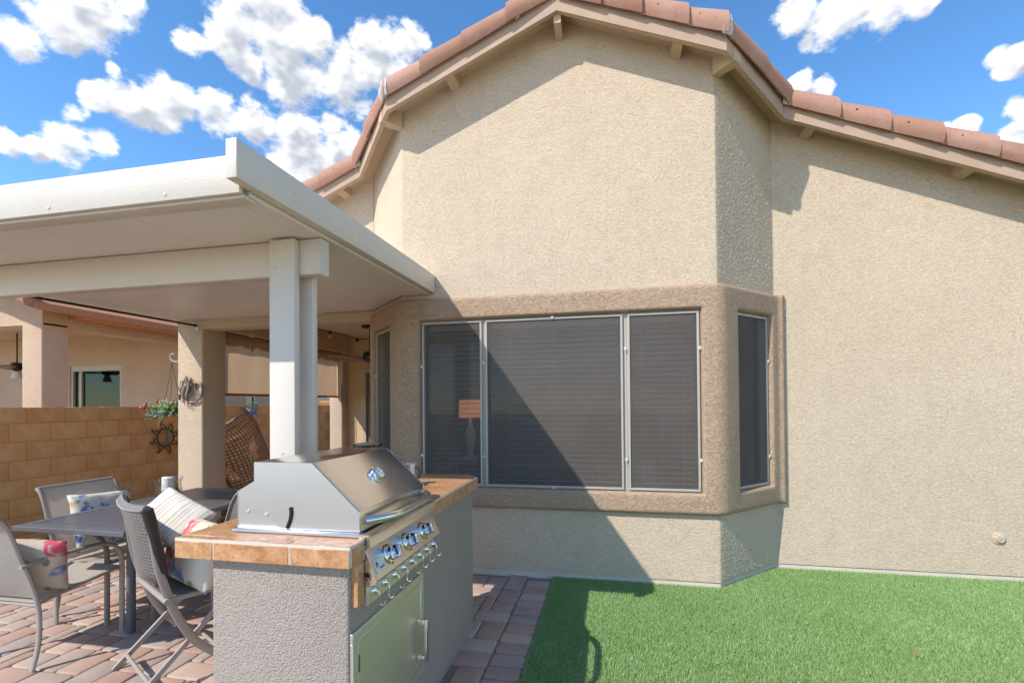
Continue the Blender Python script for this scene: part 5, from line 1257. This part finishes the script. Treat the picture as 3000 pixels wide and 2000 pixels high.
tube('hanger', [(-6.10, 7.0, 1.36), (-6.07, 7.0, 1.36), (-6.07, 7.0, 1.30), (-6.0, 7.03, 1.30)], .006, 'black', po, 6)

# hanging chime tag on the porch beam
wc = wempty('hanging_tag', (-4.23, 5.0, 2.3)); tag(wc, 'small hanging tag with a red print above an orange strip on the porch', 'ornament')
box('tag', -4.262, -4.198, 4.996, 5.004, 2.245, 2.352, 'ceil_porch', wc); box('strip', -4.242, -4.214, 4.997, 5.003, 2.065, 2.155, 'orange', wc)
tube('string', [(-4.23, 5.0, 2.585), (-4.23, 5.0, 2.06)], .0015, 'cord', wc, 4)
b = MB(); 
for k in range(9): c = Vector((-4.23+random.uniform(-.022, .022), 4.994, 2.30+random.uniform(-.03, .03))); b.lathe([(.007, 0), (.004, .002)], c, (0, -1, 0), 6)
b.build('red_print', 'berry', wc)
# string lights under the porch ceiling
stl = wempty('string_lights', (-3.6, 6.3, 2.4)); tag(stl, 'black string of clear bulbs under the porch ceiling', 'string lights')
wire = curve_pts([(-4.38, 5.2, 2.52), (-4.10, 5.6, 2.47), (-3.83, 6.0, 2.445), (-3.60, 6.05, 2.385), (-3.41, 6.0, 2.325), (-3.0, 5.9, 2.33), (-2.36, 5.8, 2.5)], 6); tube('wire', wire, .006, 'cord', stl, 6)
for p in ((-3.83, 6.0, 2.44), (-3.41, 6.0, 2.32), (-4.12, 5.58, 2.47), (-2.9, 5.88, 2.34)):
    m_ = MB(); m_.lathe([(.008, .015), (.020, .008), (.021, -.030), (.017, -.040)], p, (0, 0, 1), 10); so = m_.build('socket', 'cord', stl, 40)
    m_ = MB(); m_.lathe([(.013, -.040), (.020, -.062), (.016, -.082), (.004, -.092)], p, (0, 0, 1), 10); m_.build('bulb', 'bulb', so, 60)
pfn = wempty('ceiling_fan', (-3.25, 6.0, 2.58)); tag(pfn, 'dark ceiling fan under the porch roof behind the bay corner', 'ceiling fan'); WORLD.add(pfn.name)
ceiling_fan(pfn, (-3.22, 6.0, 2.05), .56, 'door_brown', 2.585, False)
scm = wempty('security_camera', (-2.5, 4.72, 2.27)); tag(scm, 'little black security camera under the porch beam', 'camera')
b = MB(); b.lathe([(.028, 0), (.030, .05), (.022, .06)], (-2.60, 4.70, 2.262), (1, -.2, 0), 12); b.build('body', 'black', scm, 40); b = MB(); b.box(-2.58, -2.55, 4.69, 4.72, 2.26, 2.585); b.build('mount', 'black', scm)
# lamp glowing in the room behind the blinds
lp = wempty('table_lamp', (-1.5, 5.0, .08)); tag(lp, 'lit table lamp with orange shade seen dimly through the bay window', 'lamp')
b = MB(); b.lathe([(.125, 1.27), (.118, 1.46), (.116, 1.46), (.123, 1.27)], (-1.50, 5.0, 0), (0, 0, 1), 24, 0, False); b.build('shade', 'lampshade', lp, 60)
b = MB(); b.lathe([(.09, .82), (.08, .84), (.02, .87), (.05, 1.0), (.06, 1.1), (.02, 1.2), (.012, 1.3)], (-1.50, 5.0, 0), (0, 0, 1), 18); b.build('stem', 'candle', lp, 60)
dt = wempty('dining_table', (-.7, 5.0, .08)); tag(dt, 'dark table in the room behind the bay window', 'table')
b = MB(); b.box(-1.9, .4, 4.7, 5.5, .78, .82); b.build('top', 'door_brown', dt, None, .004, 1)
for x, y in ((-1.8, 4.8), (.3, 4.8), (-1.8, 5.4), (.3, 5.4)): box('leg', x-.03, x+.03, y-.03, y+.03, .08, .78, 'door_brown', dt)
# a few dry leaves on the turf
for k, (x, y) in enumerate(((1.95, 3.66), (2.42, 3.60), (1.62, 3.02))):
    m_ = MB(); s = .011; m_.add([(x-s*1.4, y, .034), (x, y-s*.5, .037), (x+s*1.4, y+s*.2, .034), (x, y+s*.6, .040)], [(0, 1, 2, 3)])
    m_.add([(x-s*1.4, y, .032), (x, y-s*.5, .035), (x+s*1.4, y+s*.2, .032), (x, y+s*.6, .038)], [(3, 2, 1, 0)])
    o = m_.build('dry_leaf', 'orange'); tag(o, ['dry brown leaf on the turf near the wall foot', 'dry leaf on the turf below the clean-out cap', 'dry leaf lying in the open middle of the turf'][k], 'leaf', 'dry leaves on the turf')
